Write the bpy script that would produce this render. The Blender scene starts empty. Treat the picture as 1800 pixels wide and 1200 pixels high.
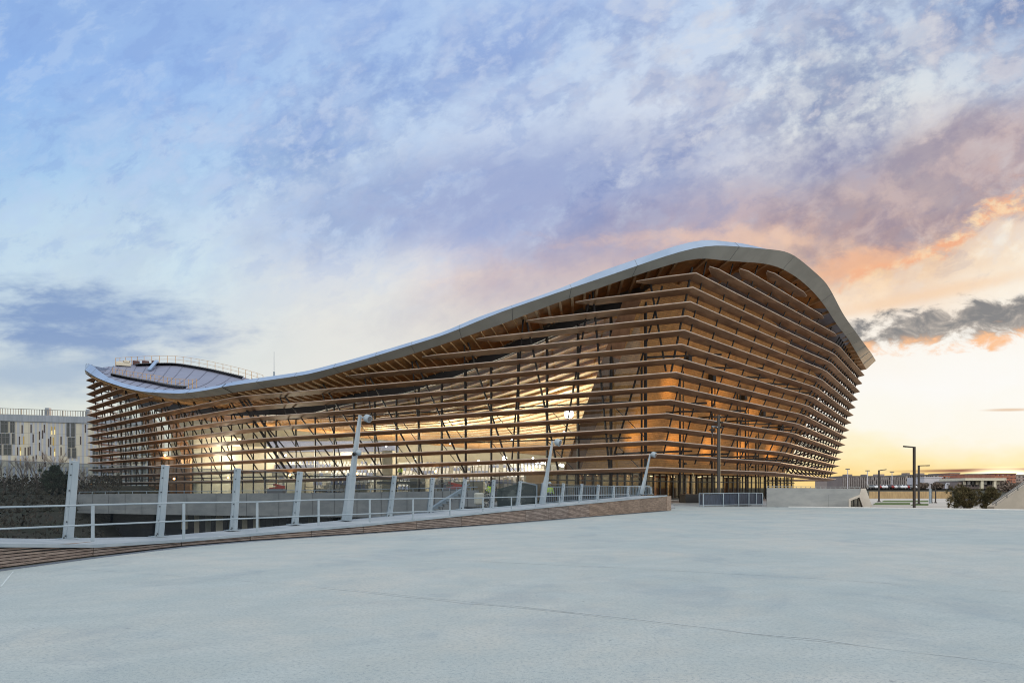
import bpy, math, random
import numpy as np
from mathutils import Vector, Matrix

random.seed(7)
rng = np.random.default_rng(7)
R = math.radians
SC = bpy.context.scene
COL = SC.collection
EYE = 1.6
FPX, CX, HY = 1250.0, 900.0, 857.0

# ------------------------------------------------------------------ camera
cam = bpy.data.cameras.new("camera")
cam.lens = 36.0 * FPX / 1800.0
cam.sensor_width = 36.0
cam.shift_y = (HY - 600.0) / 1800.0
cam.clip_start, cam.clip_end = 0.1, 5000.0
camo = bpy.data.objects.new("camera", cam)
COL.objects.link(camo)
camo.location = (0, 0, EYE)
camo.rotation_euler = (R(90), 0, 0)
SC.camera = camo

SC.view_settings.view_transform = 'Standard'
SC.view_settings.look = 'None'
SC.view_settings.exposure = 0.0
SC.view_settings.gamma = 1.0
SC.render.engine = 'CYCLES'
SC.cycles.use_denoising = True
SC.cycles.pixel_filter_type = 'BLACKMAN_HARRIS'
SC.cycles.filter_width = 1.05
SC.cycles.max_bounces = 8
SC.cycles.transparent_max_bounces = 16
SC.cycles.caustics_reflective = False
SC.cycles.caustics_refractive = False
SC.cycles.sample_clamp_indirect = 4.0

SUN_AZ, SUN_EL = math.atan2(865, 1250), R(0.9)


# ------------------------------------------------------------------ node helpers
def lin(c):
    return tuple(((v / 255.0) / 12.92 if v <= 10.3 else ((v / 255.0 + 0.055) / 1.055) ** 2.4) for v in c[:3])


class NT:
    def __init__(s, tree):
        s.t = tree
        tree.nodes.clear()

    def new(s, typ, **kw):
        n = s.t.nodes.new(typ)
        for k, v in kw.items():
            setattr(n, k, v)
        return n

    def put(s, sock, v):
        if isinstance(v, bpy.types.NodeSocket):
            s.t.links.new(v, sock)
        elif isinstance(v, (tuple, list)):
            d = sock.default_value
            sock.default_value = (tuple(v) + (1.0,))[:len(d)] if len(d) == 4 else tuple(v)[:len(d)]
        else:
            sock.default_value = v

    def m(s, op, a, b=0.0, c=0.0, clamp=False):
        n = s.new('ShaderNodeMath', operation=op, use_clamp=clamp)
        s.put(n.inputs[0], a); s.put(n.inputs[1], b); s.put(n.inputs[2], c)
        return n.outputs[0]

    def smooth(s, v, lo, hi, a=0.0, b=1.0, kind='SMOOTHSTEP'):
        n = s.new('ShaderNodeMapRange', interpolation_type=kind)
        s.put(n.inputs[0], v); s.put(n.inputs[1], lo); s.put(n.inputs[2], hi)
        s.put(n.inputs[3], a); s.put(n.inputs[4], b)
        return n.outputs[0]

    def mix(s, f, a, b, mode='MIX'):
        n = s.new('ShaderNodeMix', data_type='RGBA', blend_type=mode)
        s.put(n.inputs[0], f); s.put(n.inputs[6], a); s.put(n.inputs[7], b)
        return n.outputs[2]

    def ramp(s, f, stops, interp='LINEAR'):
        n = s.new('ShaderNodeValToRGB')
        r = n.color_ramp
        r.interpolation = interp
        while len(r.elements) > 1:
            r.elements.remove(r.elements[-1])
        for i, (p, c) in enumerate(stops):
            e = r.elements[0] if i == 0 else r.elements.new(p)
            e.position = p
            e.color = (c[0], c[1], c[2], 1.0)
        s.put(n.inputs[0], f)
        return n.outputs[0]

    def xyz(s, x, y, z):
        n = s.new('ShaderNodeCombineXYZ')
        s.put(n.inputs[0], x); s.put(n.inputs[1], y); s.put(n.inputs[2], z)
        return n.outputs[0]

    def sep(s, v):
        n = s.new('ShaderNodeSeparateXYZ')
        s.put(n.inputs[0], v)
        return n.outputs

    def noise(s, vec, scale, detail=4.0, rough=0.55, dist=0.0):
        n = s.new('ShaderNodeTexNoise')
        s.put(n.inputs['Vector'], vec)
        n.inputs['Scale'].default_value = scale
        n.inputs['Detail'].default_value = detail
        n.inputs['Roughness'].default_value = rough
        n.inputs['Distortion'].default_value = dist
        return n.outputs['Fac']


# ------------------------------------------------------------------ world: sunset sky with broken cloud
world = bpy.data.worlds.new("World")
SC.world = world
world.use_nodes = True
W = NT(world.node_tree)
tc = W.new('ShaderNodeTexCoord')
dx, dy, dz = W.sep(tc.outputs['Generated'])
ym = W.m('MAXIMUM', dy, 0.28)
p0 = W.m('DIVIDE', dx, ym)
q0 = W.m('DIVIDE', dz, ym)
wv = W.xyz(W.m('MULTIPLY', p0, 2.2), W.m('MULTIPLY', q0, 4.5), 0.0)
wn1 = W.noise(wv, 1.6, 5, 0.6)
wn2 = W.noise(W.xyz(W.m('ADD', W.m('MULTIPLY', p0, 2.2), 7.3), W.m('MULTIPLY', q0, 4.5), 3.1), 1.6, 5, 0.6)
p = W.m('ADD', p0, W.m('MULTIPLY', W.m('SUBTRACT', wn1, 0.5), 0.16))
q = W.m('ADD', q0, W.m('MULTIPLY', W.m('SUBTRACT', wn2, 0.5), 0.12))
XS = [0, 300, 600, 900, 1200, 1500, 1800]


def pf(x):
    return ((x - CX) / FPX + 0.8) / 1.6


def stack(rows, pp, qq):
    f = W.m('DIVIDE', W.m('ADD', pp, 0.8), 1.6)
    out = None
    prev = None
    for y, cols in rows:                       # rows run from the top of the sky down to the horizon
        qv = (HY - y) / FPX
        c = W.ramp(f, [(pf(x), lin(k)) for x, k in zip(XS, cols)], 'EASE')
        if out is None:
            out = c
        else:
            out = W.mix(W.smooth(qq, prev, qv, kind='LINEAR'), out, c)
        prev = qv
    return out


GAP = [
    (0, [(128, 172, 232), (140, 180, 234), (152, 186, 236), (168, 198, 238), (184, 208, 240), (196, 212, 232), (160, 184, 220)]),
    (150, [(128, 176, 238), (146, 188, 240), (170, 202, 240), (188, 210, 240), (202, 216, 238), (222, 230, 234), (206, 216, 230)]),
    (300, [(156, 200, 240), (172, 208, 242), (196, 216, 240), (200, 214, 238), (226, 228, 236), (244, 242, 236), (244, 204, 180)]),
    (400, [(182, 214, 240), (192, 218, 241), (210, 224, 240), (222, 218, 232), (244, 212, 196), (252, 200, 156), (255, 246, 226)]),
    (480, [(194, 220, 238), (202, 226, 240), (224, 230, 234), (252, 226, 206), (252, 212, 180), (252, 208, 156), (255, 246, 228)]),
    (580, [(206, 222, 230), (216, 226, 230), (234, 234, 228), (244, 236, 220), (252, 236, 212), (255, 248, 236), (255, 252, 244)]),
    (680, [(220, 229, 226), (224, 230, 226), (234, 235, 230), (242, 238, 228), (254, 246, 230), (255, 253, 248), (255, 254, 250)]),
    (760, [(226, 229, 215), (229, 230, 216), (236, 234, 220), (244, 238, 220), (254, 248, 230), (255, 252, 238), (255, 251, 234)]),
    (810, [(230, 226, 204), (232, 226, 204), (240, 230, 206), (246, 230, 196), (254, 240, 196), (255, 240, 180), (255, 238, 168)]),
    (850, [(226, 220, 200), (228, 220, 198), (236, 222, 196), (246, 222, 176), (254, 222, 150), (255, 216, 118), (255, 206, 100)]),
]
CLD = [
    (0, [(118, 160, 226), (126, 166, 228), (124, 162, 224), (132, 166, 226), (142, 168, 220), (132, 154, 202), (108, 138, 192)]),
    (150, [(112, 160, 230), (120, 164, 231), (132, 166, 222), (134, 164, 218), (134, 154, 202), (128, 148, 190), (112, 138, 188)]),
    (300, [(142, 188, 236), (146, 186, 232), (128, 162, 214), (124, 150, 206), (116, 136, 190), (126, 136, 178), (150, 124, 144)]),
    (400, [(170, 202, 232), (176, 204, 232), (164, 186, 222), (138, 158, 208), (146, 148, 188), (158, 138, 150), (228, 178, 140)]),
    (480, [(184, 208, 230), (180, 204, 228), (206, 212, 226), (222, 196, 196), (214, 166, 146), (206, 158, 134), (250, 206, 154)]),
    (580, [(196, 212, 226), (190, 206, 222), (222, 222, 222), (240, 224, 210), (244, 214, 186), (255, 240, 220), (255, 246, 232)]),
    (680, [(206, 216, 216), (210, 216, 214), (230, 228, 220), (244, 232, 214), (254, 240, 220), (255, 250, 240), (255, 250, 240)]),
    (760, [(222, 226, 212), (226, 227, 212), (234, 231, 216), (244, 235, 214), (254, 244, 222), (255, 248, 228), (255, 247, 222)]),
    (850, [(222, 214, 194), (224, 216, 194), (234, 218, 190), (244, 216, 168), (254, 216, 140), (255, 210, 110), (255, 200, 94)]),
]
gap = stack(GAP, p, q)
cld = stack(CLD, p, q)
# cloud texture: puffs drawn out along bands that rise to the right
ca, sa = math.cos(R(24)), math.sin(R(24))
nu = W.m('ADD', W.m('MULTIPLY', p0, ca), W.m('MULTIPLY', q0, sa))
nv = W.m('SUBTRACT', W.m('MULTIPLY', q0, ca), W.m('MULTIPLY', p0, sa))
nvec = W.xyz(W.m('MULTIPLY', nu, 3.4), W.m('MULTIPLY', nv, 4.6), 1.7)
fb1 = W.noise(nvec, 1.6, 8, 0.56, 0.2)
fb2 = W.noise(nvec, 4.4, 7, 0.6, 0.25)
fb3 = W.noise(nvec, 10.0, 6, 0.62, 0.2)
fb = W.m('ADD', W.m('ADD', W.m('MULTIPLY', fb1, 0.46), W.m('MULTIPLY', fb2, 0.38)), W.m('MULTIPLY', fb3, 0.16))
msk = W.smooth(fb, 0.42, 0.57)


def blob(x, y, hw, hh, tilt, soft, amp, nz=None, warp=0.0):
    """a soft cloud bank centred in one direction of the sky, its rim broken by the noise"""
    cp, cq = (x - CX) / FPX, (HY - y) / FPX
    a = R(tilt)
    du, dv = W.m('SUBTRACT', p0, cp), W.m('SUBTRACT', q0, cq)
    if warp:
        dv = W.m('ADD', dv, W.m('MULTIPLY', W.m('SUBTRACT', fb1, 0.5), warp))
        du = W.m('ADD', du, W.m('MULTIPLY', W.m('SUBTRACT', wn2, 0.5), warp))
    u = W.m('ADD', W.m('MULTIPLY', du, math.cos(a)), W.m('MULTIPLY', dv, math.sin(a)))
    v = W.m('SUBTRACT', W.m('MULTIPLY', dv, math.cos(a)), W.m('MULTIPLY', du, math.sin(a)))
    u, v = W.m('DIVIDE', u, hw / FPX), W.m('DIVIDE', v, hh / FPX)
    d = W.m('SQRT', W.m('ADD', W.m('MULTIPLY', u, u), W.m('MULTIPLY', v, v)))
    d = W.m('ADD', d, W.m('MULTIPLY', W.m('SUBTRACT', nz if nz is not None else fb2, 0.5), amp))
    return W.smooth(d, 1.0 + soft, 1.0 - soft), v


bank, _v = blob(850, 225, 760, 235, 8, 0.55, 1.5, None, 0.10)
bank2, _v = blob(1640, 170, 420, 250, 20, 0.6, 0.9)
bank = W.m('MAXIMUM', bank, bank2)
sky = W.mix(W.m('MULTIPLY', msk, W.m('ADD', W.m('MULTIPLY', bank, 0.70), 0.28)), gap, cld)
edge_ = W.smooth(W.m('ADD', W.m('MULTIPLY', fb2, 0.7), W.m('MULTIPLY', fb3, 0.3)), 0.47, 0.62)
sky = W.mix(W.m('MULTIPLY', W.m('MULTIPLY', bank, edge_), 0.62), sky, W.mix(W.smooth(p0, -0.1, 0.45), lin((198, 214, 240)), lin((226, 222, 226))))
mott = W.noise(W.xyz(W.m('MULTIPLY', nu, 9.0), W.m('MULTIPLY', nv, 15.0), 8.2), 1.5, 7, 0.62, 0.25)
mk = W.m('MULTIPLY', W.smooth(q0, 0.20, 0.42), 0.42)
sky = W.mix(W.m('MULTIPLY', mk, W.smooth(mott, 0.50, 0.64)), sky, W.mix(W.smooth(p0, -0.2, 0.4), lin((178, 206, 242)), lin((226, 228, 232))))
sky = W.mix(W.m('MULTIPLY', W.m('MULTIPLY', mk, 0.8), W.smooth(mott, 0.48, 0.36)), sky, W.mix(W.smooth(p0, -0.2, 0.5), lin((112, 154, 222)), lin((124, 142, 186))))
flat = W.noise(W.xyz(W.m('MULTIPLY', p0, 9.0), W.m('MULTIPLY', q0, 26.0), 0.4), 1.3, 7, 0.6, 0.15)
puff = W.noise(W.xyz(W.m('MULTIPLY', p0, 14.0), W.m('MULTIPLY', q0, 26.0), 5.4), 1.6, 7, 0.62, 0.4)
k, v = blob(150, 565, 215, 60, -3, 0.5, 1.6, flat)
sky = W.mix(W.m('MULTIPLY', k, 0.85), sky, W.mix(W.smooth(flat, 0.4, 0.68), lin((104, 142, 198)), lin((158, 184, 215))))
k, v = blob(60, 655, 210, 36, 2, 0.8, 1.8, flat)
sky = W.mix(W.m('MULTIPLY', k, 0.7), sky, lin((148, 176, 208)))
k, v = blob(880, 345, 330, 80, 9, 0.7, 1.5)
sky = W.mix(W.m('MULTIPLY', W.m('MULTIPLY', k, 0.85), W.smooth(fb, 0.64, 0.44)), sky, lin((140, 160, 210)))
k, v = blob(1180, 400, 420, 62, 20, 0.7, 1.2)
sky = W.mix(W.m('MULTIPLY', k, 0.55), sky, lin((146, 146, 184)))
# belly of the big bank: warm grey, with a glowing rim on its lower right
k, v = blob(1600, 340, 330, 74, 24, 0.6, 1.5, None, 0.14)
sky = W.mix(W.m('MULTIPLY', k, 0.75), sky, W.mix(W.smooth(fb2, 0.4, 0.62), lin((150, 136, 158)), lin((196, 170, 170))))
k, v = blob(1665, 400, 230, 15, 27, 0.7, 2.6, puff, 0.16)
sky = W.mix(W.m('MULTIPLY', W.m('MULTIPLY', k, 0.95), W.smooth(puff, 0.66, 0.44)), sky, W.mix(W.smooth(fb3, 0.4, 0.62), lin((246, 168, 118)), lin((255, 216, 168))))
k, v = blob(1480, 462, 100, 26, 22, 0.8, 2.6, puff, 0.16)
sky = W.mix(W.m('MULTIPLY', k, 0.75), sky, lin((246, 178, 130)))
k, v = blob(1270, 420, 190, 14, -3, 0.8, 2.4, puff, 0.14)
sky = W.mix(W.m('MULTIPLY', k, 0.45), sky, lin((255, 205, 165)))
k, v = blob(1620, 520, 190, 10, 12, 0.9, 1.6, puff)
sky = W.mix(W.m('MULTIPLY', k, 0.6), sky, lin((250, 206, 160)))
# dark low cloud by the sun, lit from below
k, v = blob(1700, 570, 190, 36, 6, 0.32, 2.6, puff)
low = W.smooth(W.m('ADD', v, W.m('MULTIPLY', W.m('SUBTRACT', puff, 0.5), 2.2)), -0.25, -0.85)
grey = W.mix(W.smooth(puff, 0.36, 0.66), lin((126, 127, 130)), lin((196, 184, 172)))
cc = W.mix(low, grey, lin((255, 186, 122)))
sky = W.mix(W.m('MULTIPLY', W.m('MULTIPLY', k, 0.95), W.smooth(puff, 0.74, 0.52)), sky, cc)
k, v = blob(1760, 826, 150, 3.2, 0.6, 0.5, 0.5, flat)
sky = W.mix(k, sky, lin((150, 96, 76)))
k, v = blob(1775, 720, 40, 2.6, 1.0, 0.6, 0.6, flat)
sky = W.mix(W.m('MULTIPLY', k, 0.6), sky, lin((220, 170, 110)))
k, v = blob(1765, 835, 46, 9, 0, 0.95, 0.2, flat)
sky = W.mix(k, sky, (2.6, 2.0, 1.1))
# the unseen sky: a bright blue-white veil overhead and behind
sky = W.mix(W.smooth(dz, 0.57, 0.80), sky, (0.80, 0.90, 0.98))
back = W.m('MULTIPLY', W.smooth(dy, 0.30, -0.15), W.smooth(dz, -0.05, 0.10))
sky = W.mix(W.m('MULTIPLY', back, 0.95), sky, (1.50, 1.50, 1.48))
sky = W.mix(W.smooth(dz, 0.0, -0.06), sky, (0.16, 0.15, 0.14))
nis = W.new('ShaderNodeTexSky', sky_type='NISHITA', sun_disc=False)
nis.sun_elevation = SUN_EL
nis.sun_rotation = SUN_AZ
hs = W.new('ShaderNodeHueSaturation')
hs.inputs['Saturation'].default_value = 0.88
W.put(hs.inputs['Color'], sky)
sky = hs.outputs[0]
bg1 = W.new('ShaderNodeBackground')
W.put(bg1.inputs[0], sky)
bg1.inputs[1].default_value = 1.0
bg2 = W.new('ShaderNodeBackground')
W.put(bg2.inputs[0], nis.outputs[0])
bg2.inputs[1].default_value = 0.05
mxs = W.new('ShaderNodeMixShader')
mxs.inputs[0].default_value = 0.03
W.t.links.new(bg1.outputs[0], mxs.inputs[1])
W.t.links.new(bg2.outputs[0], mxs.inputs[2])
wo = W.new('ShaderNodeOutputWorld')
W.t.links.new(mxs.outputs[0], wo.inputs[0])
world.cycles.sampling_method = 'MANUAL'
world.cycles.sample_map_resolution = 512

sl = bpy.data.lights.new("sun", 'SUN')
sl.energy = 1.5
sl.angle = R(0.5)
sl.color = (1.0, 0.62, 0.30)
so = bpy.data.objects.new("sun", sl)
COL.objects.link(so)
so.rotation_euler = (R(90) - SUN_EL, 0, math.pi - SUN_AZ)
_sd = Vector((math.sin(SUN_AZ) * math.cos(SUN_EL), math.cos(SUN_AZ) * math.cos(SUN_EL), math.sin(SUN_EL)))
so.rotation_euler = _sd.to_track_quat('Z', 'Y').to_euler()


# ------------------------------------------------------------------ mesh helpers
def V(*a):
    return Vector(a)


def pix(x, y, Y):
    return Vector(((x - CX) * Y / FPX, Y, EYE + (HY - y) * Y / FPX))


class MB:
    def __init__(s):
        s.v, s.f, s.mi = [], [], []
        s.smooth = False

    def add(s, vs, fs, mi=0):
        b = len(s.v)
        s.v += [tuple(x) for x in vs]
        s.f += [tuple(i + b for i in f) for f in fs]
        s.mi += [mi] * len(fs)
        return s

    def quad(s, a, b, c, d, mi=0):
        return s.add([a, b, c, d], [(0, 1, 2, 3)], mi)

    def box(s, c, size, rz=0.0, mi=0):
        hx, hy, hz = size[0] / 2, size[1] / 2, size[2] / 2
        cr, sr = math.cos(rz), math.sin(rz)
        vs = []
        for z in (-hz, hz):
            for x, y in ((-hx, -hy), (hx, -hy), (hx, hy), (-hx, hy)):
                vs.append((c[0] + x * cr - y * sr, c[1] + x * sr + y * cr, c[2] + z))
        return s.add(vs, [(3, 2, 1, 0), (4, 5, 6, 7), (0, 1, 5, 4), (1, 2, 6, 5), (2, 3, 7, 6), (3, 0, 4, 7)], mi)

    def beam(s, a, b, w, h, up=(0, 0, 1), w2=None, h2=None, mi=0):
        a, b, up = Vector(a), Vector(b), Vector(up)
        d = (b - a).normalized()
        sd = d.cross(up)
        if sd.length < 1e-4:
            sd = d.cross(Vector((1, 0, 0)))
        sd.normalize()
        u = sd.cross(d).normalized()
        vs = []
        for pnt, ww, hh in ((a, w, h), (b, w2 or w, h2 or h)):
            for i, j in ((-1, -1), (1, -1), (1, 1), (-1, 1)):
                vs.append(pnt + sd * (i * ww / 2) + u * (j * hh / 2))
        return s.add(vs, [(0, 1, 2, 3), (7, 6, 5, 4), (0, 4, 5, 1), (1, 5, 6, 2), (2, 6, 7, 3), (3, 7, 4, 0)], mi)

    def tube(s, pts, r, n=8, mi=0, cap=True):
        pts = [Vector(q) for q in pts]
        rs = r if isinstance(r, (list, tuple)) else [r] * len(pts)
        rings = []
        for i, q in enumerate(pts):
            d = (pts[min(i + 1, len(pts) - 1)] - pts[max(i - 1, 0)]).normalized()
            x = d.cross(Vector((0, 0, 1)))
            if x.length < 1e-3:
                x = Vector((1, 0, 0))
            x.normalize()
            y = d.cross(x).normalized()
            rings.append([q + (x * math.cos(2 * math.pi * k / n) + y * math.sin(2 * math.pi * k / n)) * rs[i] for k in range(n)])
        vs = [q for ring in rings for q in ring]
        fs = []
        for i in range(len(pts) - 1):
            for k in range(n):
                fs.append((i * n + k, i * n + (k + 1) % n, (i + 1) * n + (k + 1) % n, (i + 1) * n + k))
        if cap:
            fs.append(tuple(range(n))[::-1])
            fs.append(tuple((len(pts) - 1) * n + k for k in range(n)))
        return s.add(vs, fs, mi)

    def loft(s, rows, mi=0, closed=False):
        n = len(rows[0])
        vs = [q for r in rows for q in r]
        fs = []
        for i in range(len(rows) - 1):
            for k in range(n if closed else n - 1):
                k2 = (k + 1) % n
                fs.append((i * n + k, i * n + k2, (i + 1) * n + k2, (i + 1) * n + k))
        return s.add(vs, fs, mi)

    def prism(s, poly, z0, z1, mi=0):
        """vertical prism over a plan outline (counter-clockwise)"""
        n = len(poly)
        vs = [(q[0], q[1], z0) for q in poly] + [(q[0], q[1], z1) for q in poly]
        fs = [tuple(range(n))[::-1], tuple(range(n, 2 * n))]
        fs += [(i, (i + 1) % n, n + (i + 1) % n, n + i) for i in range(n)]
        return s.add(vs, fs, mi)

    def ball(s, c, r, nu=10, nv=7, sz=(1, 1, 1), mi=0):
        rows = []
        for i in range(nv + 1):
            th = math.pi * i / nv
            rows.append([(c[0] + r * sz[0] * math.sin(th) * math.cos(2 * math.pi * k / nu),
                          c[1] + r * sz[1] * math.sin(th) * math.sin(2 * math.pi * k / nu),
                          c[2] + r * sz[2] * math.cos(th)) for k in range(nu)])
        return s.loft(rows, mi, closed=True)

    def build(s, name, mats, parent=None, smooth=False, bevel=0.0):
        me = bpy.data.meshes.new(name)
        off = parent_origin(parent) if parent is not None else Vector((0, 0, 0))
        me.from_pydata([tuple(Vector(q) - off) for q in s.v], [], s.f)
        for mt in (mats if isinstance(mats, (list, tuple)) else [mats]):
            me.materials.append(mt)
        me.polygons.foreach_set('material_index', s.mi)
        if smooth:
            me.polygons.foreach_set('use_smooth', [True] * len(me.polygons))
        me.validate()
        me.update()
        o = bpy.data.objects.new(name, me)
        COL.objects.link(o)
        if parent is not None:
            o.parent = parent
        if bevel:
            bm = o.modifiers.new("bevel", 'BEVEL')
            bm.width, bm.segments, bm.limit_method = bevel, 2, 'ANGLE'
        return o


ORIG = {}


def parent_origin(o):
    return ORIG.get(o.name, Vector((0, 0, 0)))


def tag(o, label=None, cat=None, group=None, kind=None):
    for k_, v_ in (('label', label), ('category', cat), ('group', group), ('kind', kind)):
        if v_ is not None:
            o[k_] = v_
    return o


def thing(name, loc, label, cat, group=None):
    o = bpy.data.objects.new(name, None)
    o.empty_display_size = 0.3
    COL.objects.link(o)
    o.location = loc
    ORIG[o.name] = Vector(loc)
    return tag(o, label, cat, group)


def sub(o, parent):
    """register a part as parent for sub-parts: it shares its thing's origin"""
    ORIG[o.name] = parent_origin(parent)
    return o


def struct(o):
    return tag(o, kind='structure')


# ------------------------------------------------------------------ materials
MATS = {}


def mat(name, col, rough=0.6, col2=None, nscale=3.0, stretch=(1, 1, 1), metal=0.0, bump=0.0, bscale=20.0, spec=0.5,
        lo=0.35, hi=0.65, emit=None, estr=0.0, detail=5.0):
    if name in MATS:
        return MATS[name]
    m_ = bpy.data.materials.new(name)
    m_.use_nodes = True
    n = NT(m_.node_tree)
    b = n.new('ShaderNodeBsdfPrincipled')
    o = n.new('ShaderNodeOutputMaterial')
    n.t.links.new(b.outputs[0], o.inputs[0])
    b.inputs['Roughness'].default_value = rough
    b.inputs['Metallic'].default_value = metal
    b.inputs['Specular IOR Level'].default_value = spec
    t = n.new('ShaderNodeTexCoord')
    mp = n.new('ShaderNodeMapping')
    mp.inputs['Scale'].default_value = stretch
    n.t.links.new(t.outputs['Object'], mp.inputs[0])
    vec = mp.outputs[0]
    if col2 is not None:
        f = n.smooth(n.noise(vec, nscale, detail, 0.6), lo, hi)
        n.put(b.inputs['Base Color'], n.mix(f, col, col2))
    else:
        n.put(b.inputs['Base Color'], col)
    if bump > 0:
        bn = n.new('ShaderNodeBump')
        bn.inputs['Strength'].default_value = bump
        bn.inputs['Distance'].default_value = 0.02
        n.put(bn.inputs['Height'], n.noise(vec, bscale, 4, 0.6))
        n.t.links.new(bn.outputs[0], b.inputs['Normal'])
    if emit:
        n.put(b.inputs['Emission Color'], emit)
        b.inputs['Emission Strength'].default_value = estr
    MATS[name] = m_
    return m_


def glass(name, tint=(0.8, 0.85, 0.87), refl=0.06, rough=0.02):
    m_ = bpy.data.materials.new(name)
    m_.use_nodes = True
    n = NT(m_.node_tree)
    tr = n.new('ShaderNodeBsdfTransparent')
    n.put(tr.inputs[0], tint)
    gl = n.new('ShaderNodeBsdfGlossy')
    gl.inputs['Roughness'].default_value = rough
    lw = n.new('ShaderNodeLayerWeight')
    lw.inputs[0].default_value = 0.25
    f = n.m('ADD', n.m('MULTIPLY', lw.outputs['Fresnel'], 0.8), refl, clamp=True)
    mx = n.new('ShaderNodeMixShader')
    n.put(mx.inputs[0], f)
    n.t.links.new(tr.outputs[0], mx.inputs[1])
    n.t.links.new(gl.outputs[0], mx.inputs[2])
    o = n.new('ShaderNodeOutputMaterial')
    n.t.links.new(mx.outputs[0], o.inputs[0])
    return m_


M_louvre = mat('louvre_wood', (0.365, 0.21, 0.122), 0.62, (0.235, 0.13, 0.076), 1.0, (0.30, 0.30, 3.0), bump=0.3, bscale=14, lo=0.42, hi=0.58)
M_lit_edge = mat('louvre_lit_edge', (0.64, 0.54, 0.46), 0.6, (0.50, 0.41, 0.345), 2.0, spec=0.2)  # pale strip: sky light on the louvre's top edge, put into its colour
M_metal_roof = mat('roof_metal', (0.215, 0.225, 0.30), 0.5, (0.18, 0.19, 0.26), 0.6, metal=0.0)
M_fascia = mat('fascia_metal', (0.42, 0.415, 0.385), 0.7, (0.365, 0.36, 0.335), 0.4, spec=0.12)
M_bevel = mat('edge_metal', (0.33, 0.42, 0.56), 0.32, (0.28, 0.37, 0.51), 0.5, metal=0.25)  # the blue of the reflected sky is put into this base colour
M_soffit = mat('soffit_wood', (0.40, 0.19, 0.065), 0.6, (0.27, 0.125, 0.045), 1.2, (1, 1, 1), bump=0.2)
M_joist = mat('joist_wood', (0.62, 0.42, 0.22), 0.6, (0.5, 0.32, 0.16), 2.0)
M_ceil = mat('ceiling_wood', (0.82, 0.73, 0.52), 0.6, (0.74, 0.60, 0.36), 0.8)
M_steel = mat('dark_steel', (0.016, 0.016, 0.018), 0.5, (0.026, 0.023, 0.022), 2.0, spec=0.3)
M_steel2 = mat('grey_steel', (0.13, 0.135, 0.14), 0.4)
M_white = mat('white_paint', (0.335, 0.395, 0.44), 0.42, (0.27, 0.335, 0.385), 1.4, bump=0.05)
M_bolt = mat('bolt_steel', (0.05, 0.06, 0.07), 0.5)
M_gfence = glass('barrier_glass', (0.50, 0.55, 0.60), 0.02, 0.01)
M_gwall = glass('curtain_glass', (0.80, 0.84, 0.82), 0.015, 0.01)
M_gdoor = glass('entrance_glass', (0.45, 0.43, 0.38), 0.05, 0.02)
M_conc = mat('concrete', (0.335, 0.34, 0.33), 0.85, (0.245, 0.255, 0.255), 0.55, (1, 1, 2.5), bump=0.25, bscale=12, lo=0.3, hi=0.7)
M_cream = mat('cream_wall', (0.72, 0.66, 0.52), 0.7, (0.66, 0.60, 0.46), 0.7)
M_dark = mat('dark_void', (0.022, 0.024, 0.03), 0.5, (0.03, 0.034, 0.04), 0.6)
M_lampw = mat('lamp_glow_white', (0.9, 0.9, 0.85), 0.4, emit=(1.0, 0.93, 0.78), estr=40.0)
M_lampo = mat('lamp_glow_amber', (0.9, 0.5, 0.2), 0.4, emit=(1.0, 0.5, 0.15), estr=12.0)
M_black = mat('black_paint', (0.02, 0.019, 0.018), 0.35)
M_rubber = mat('tyre_rubber', (0.015, 0.015, 0.015), 0.8)


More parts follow.
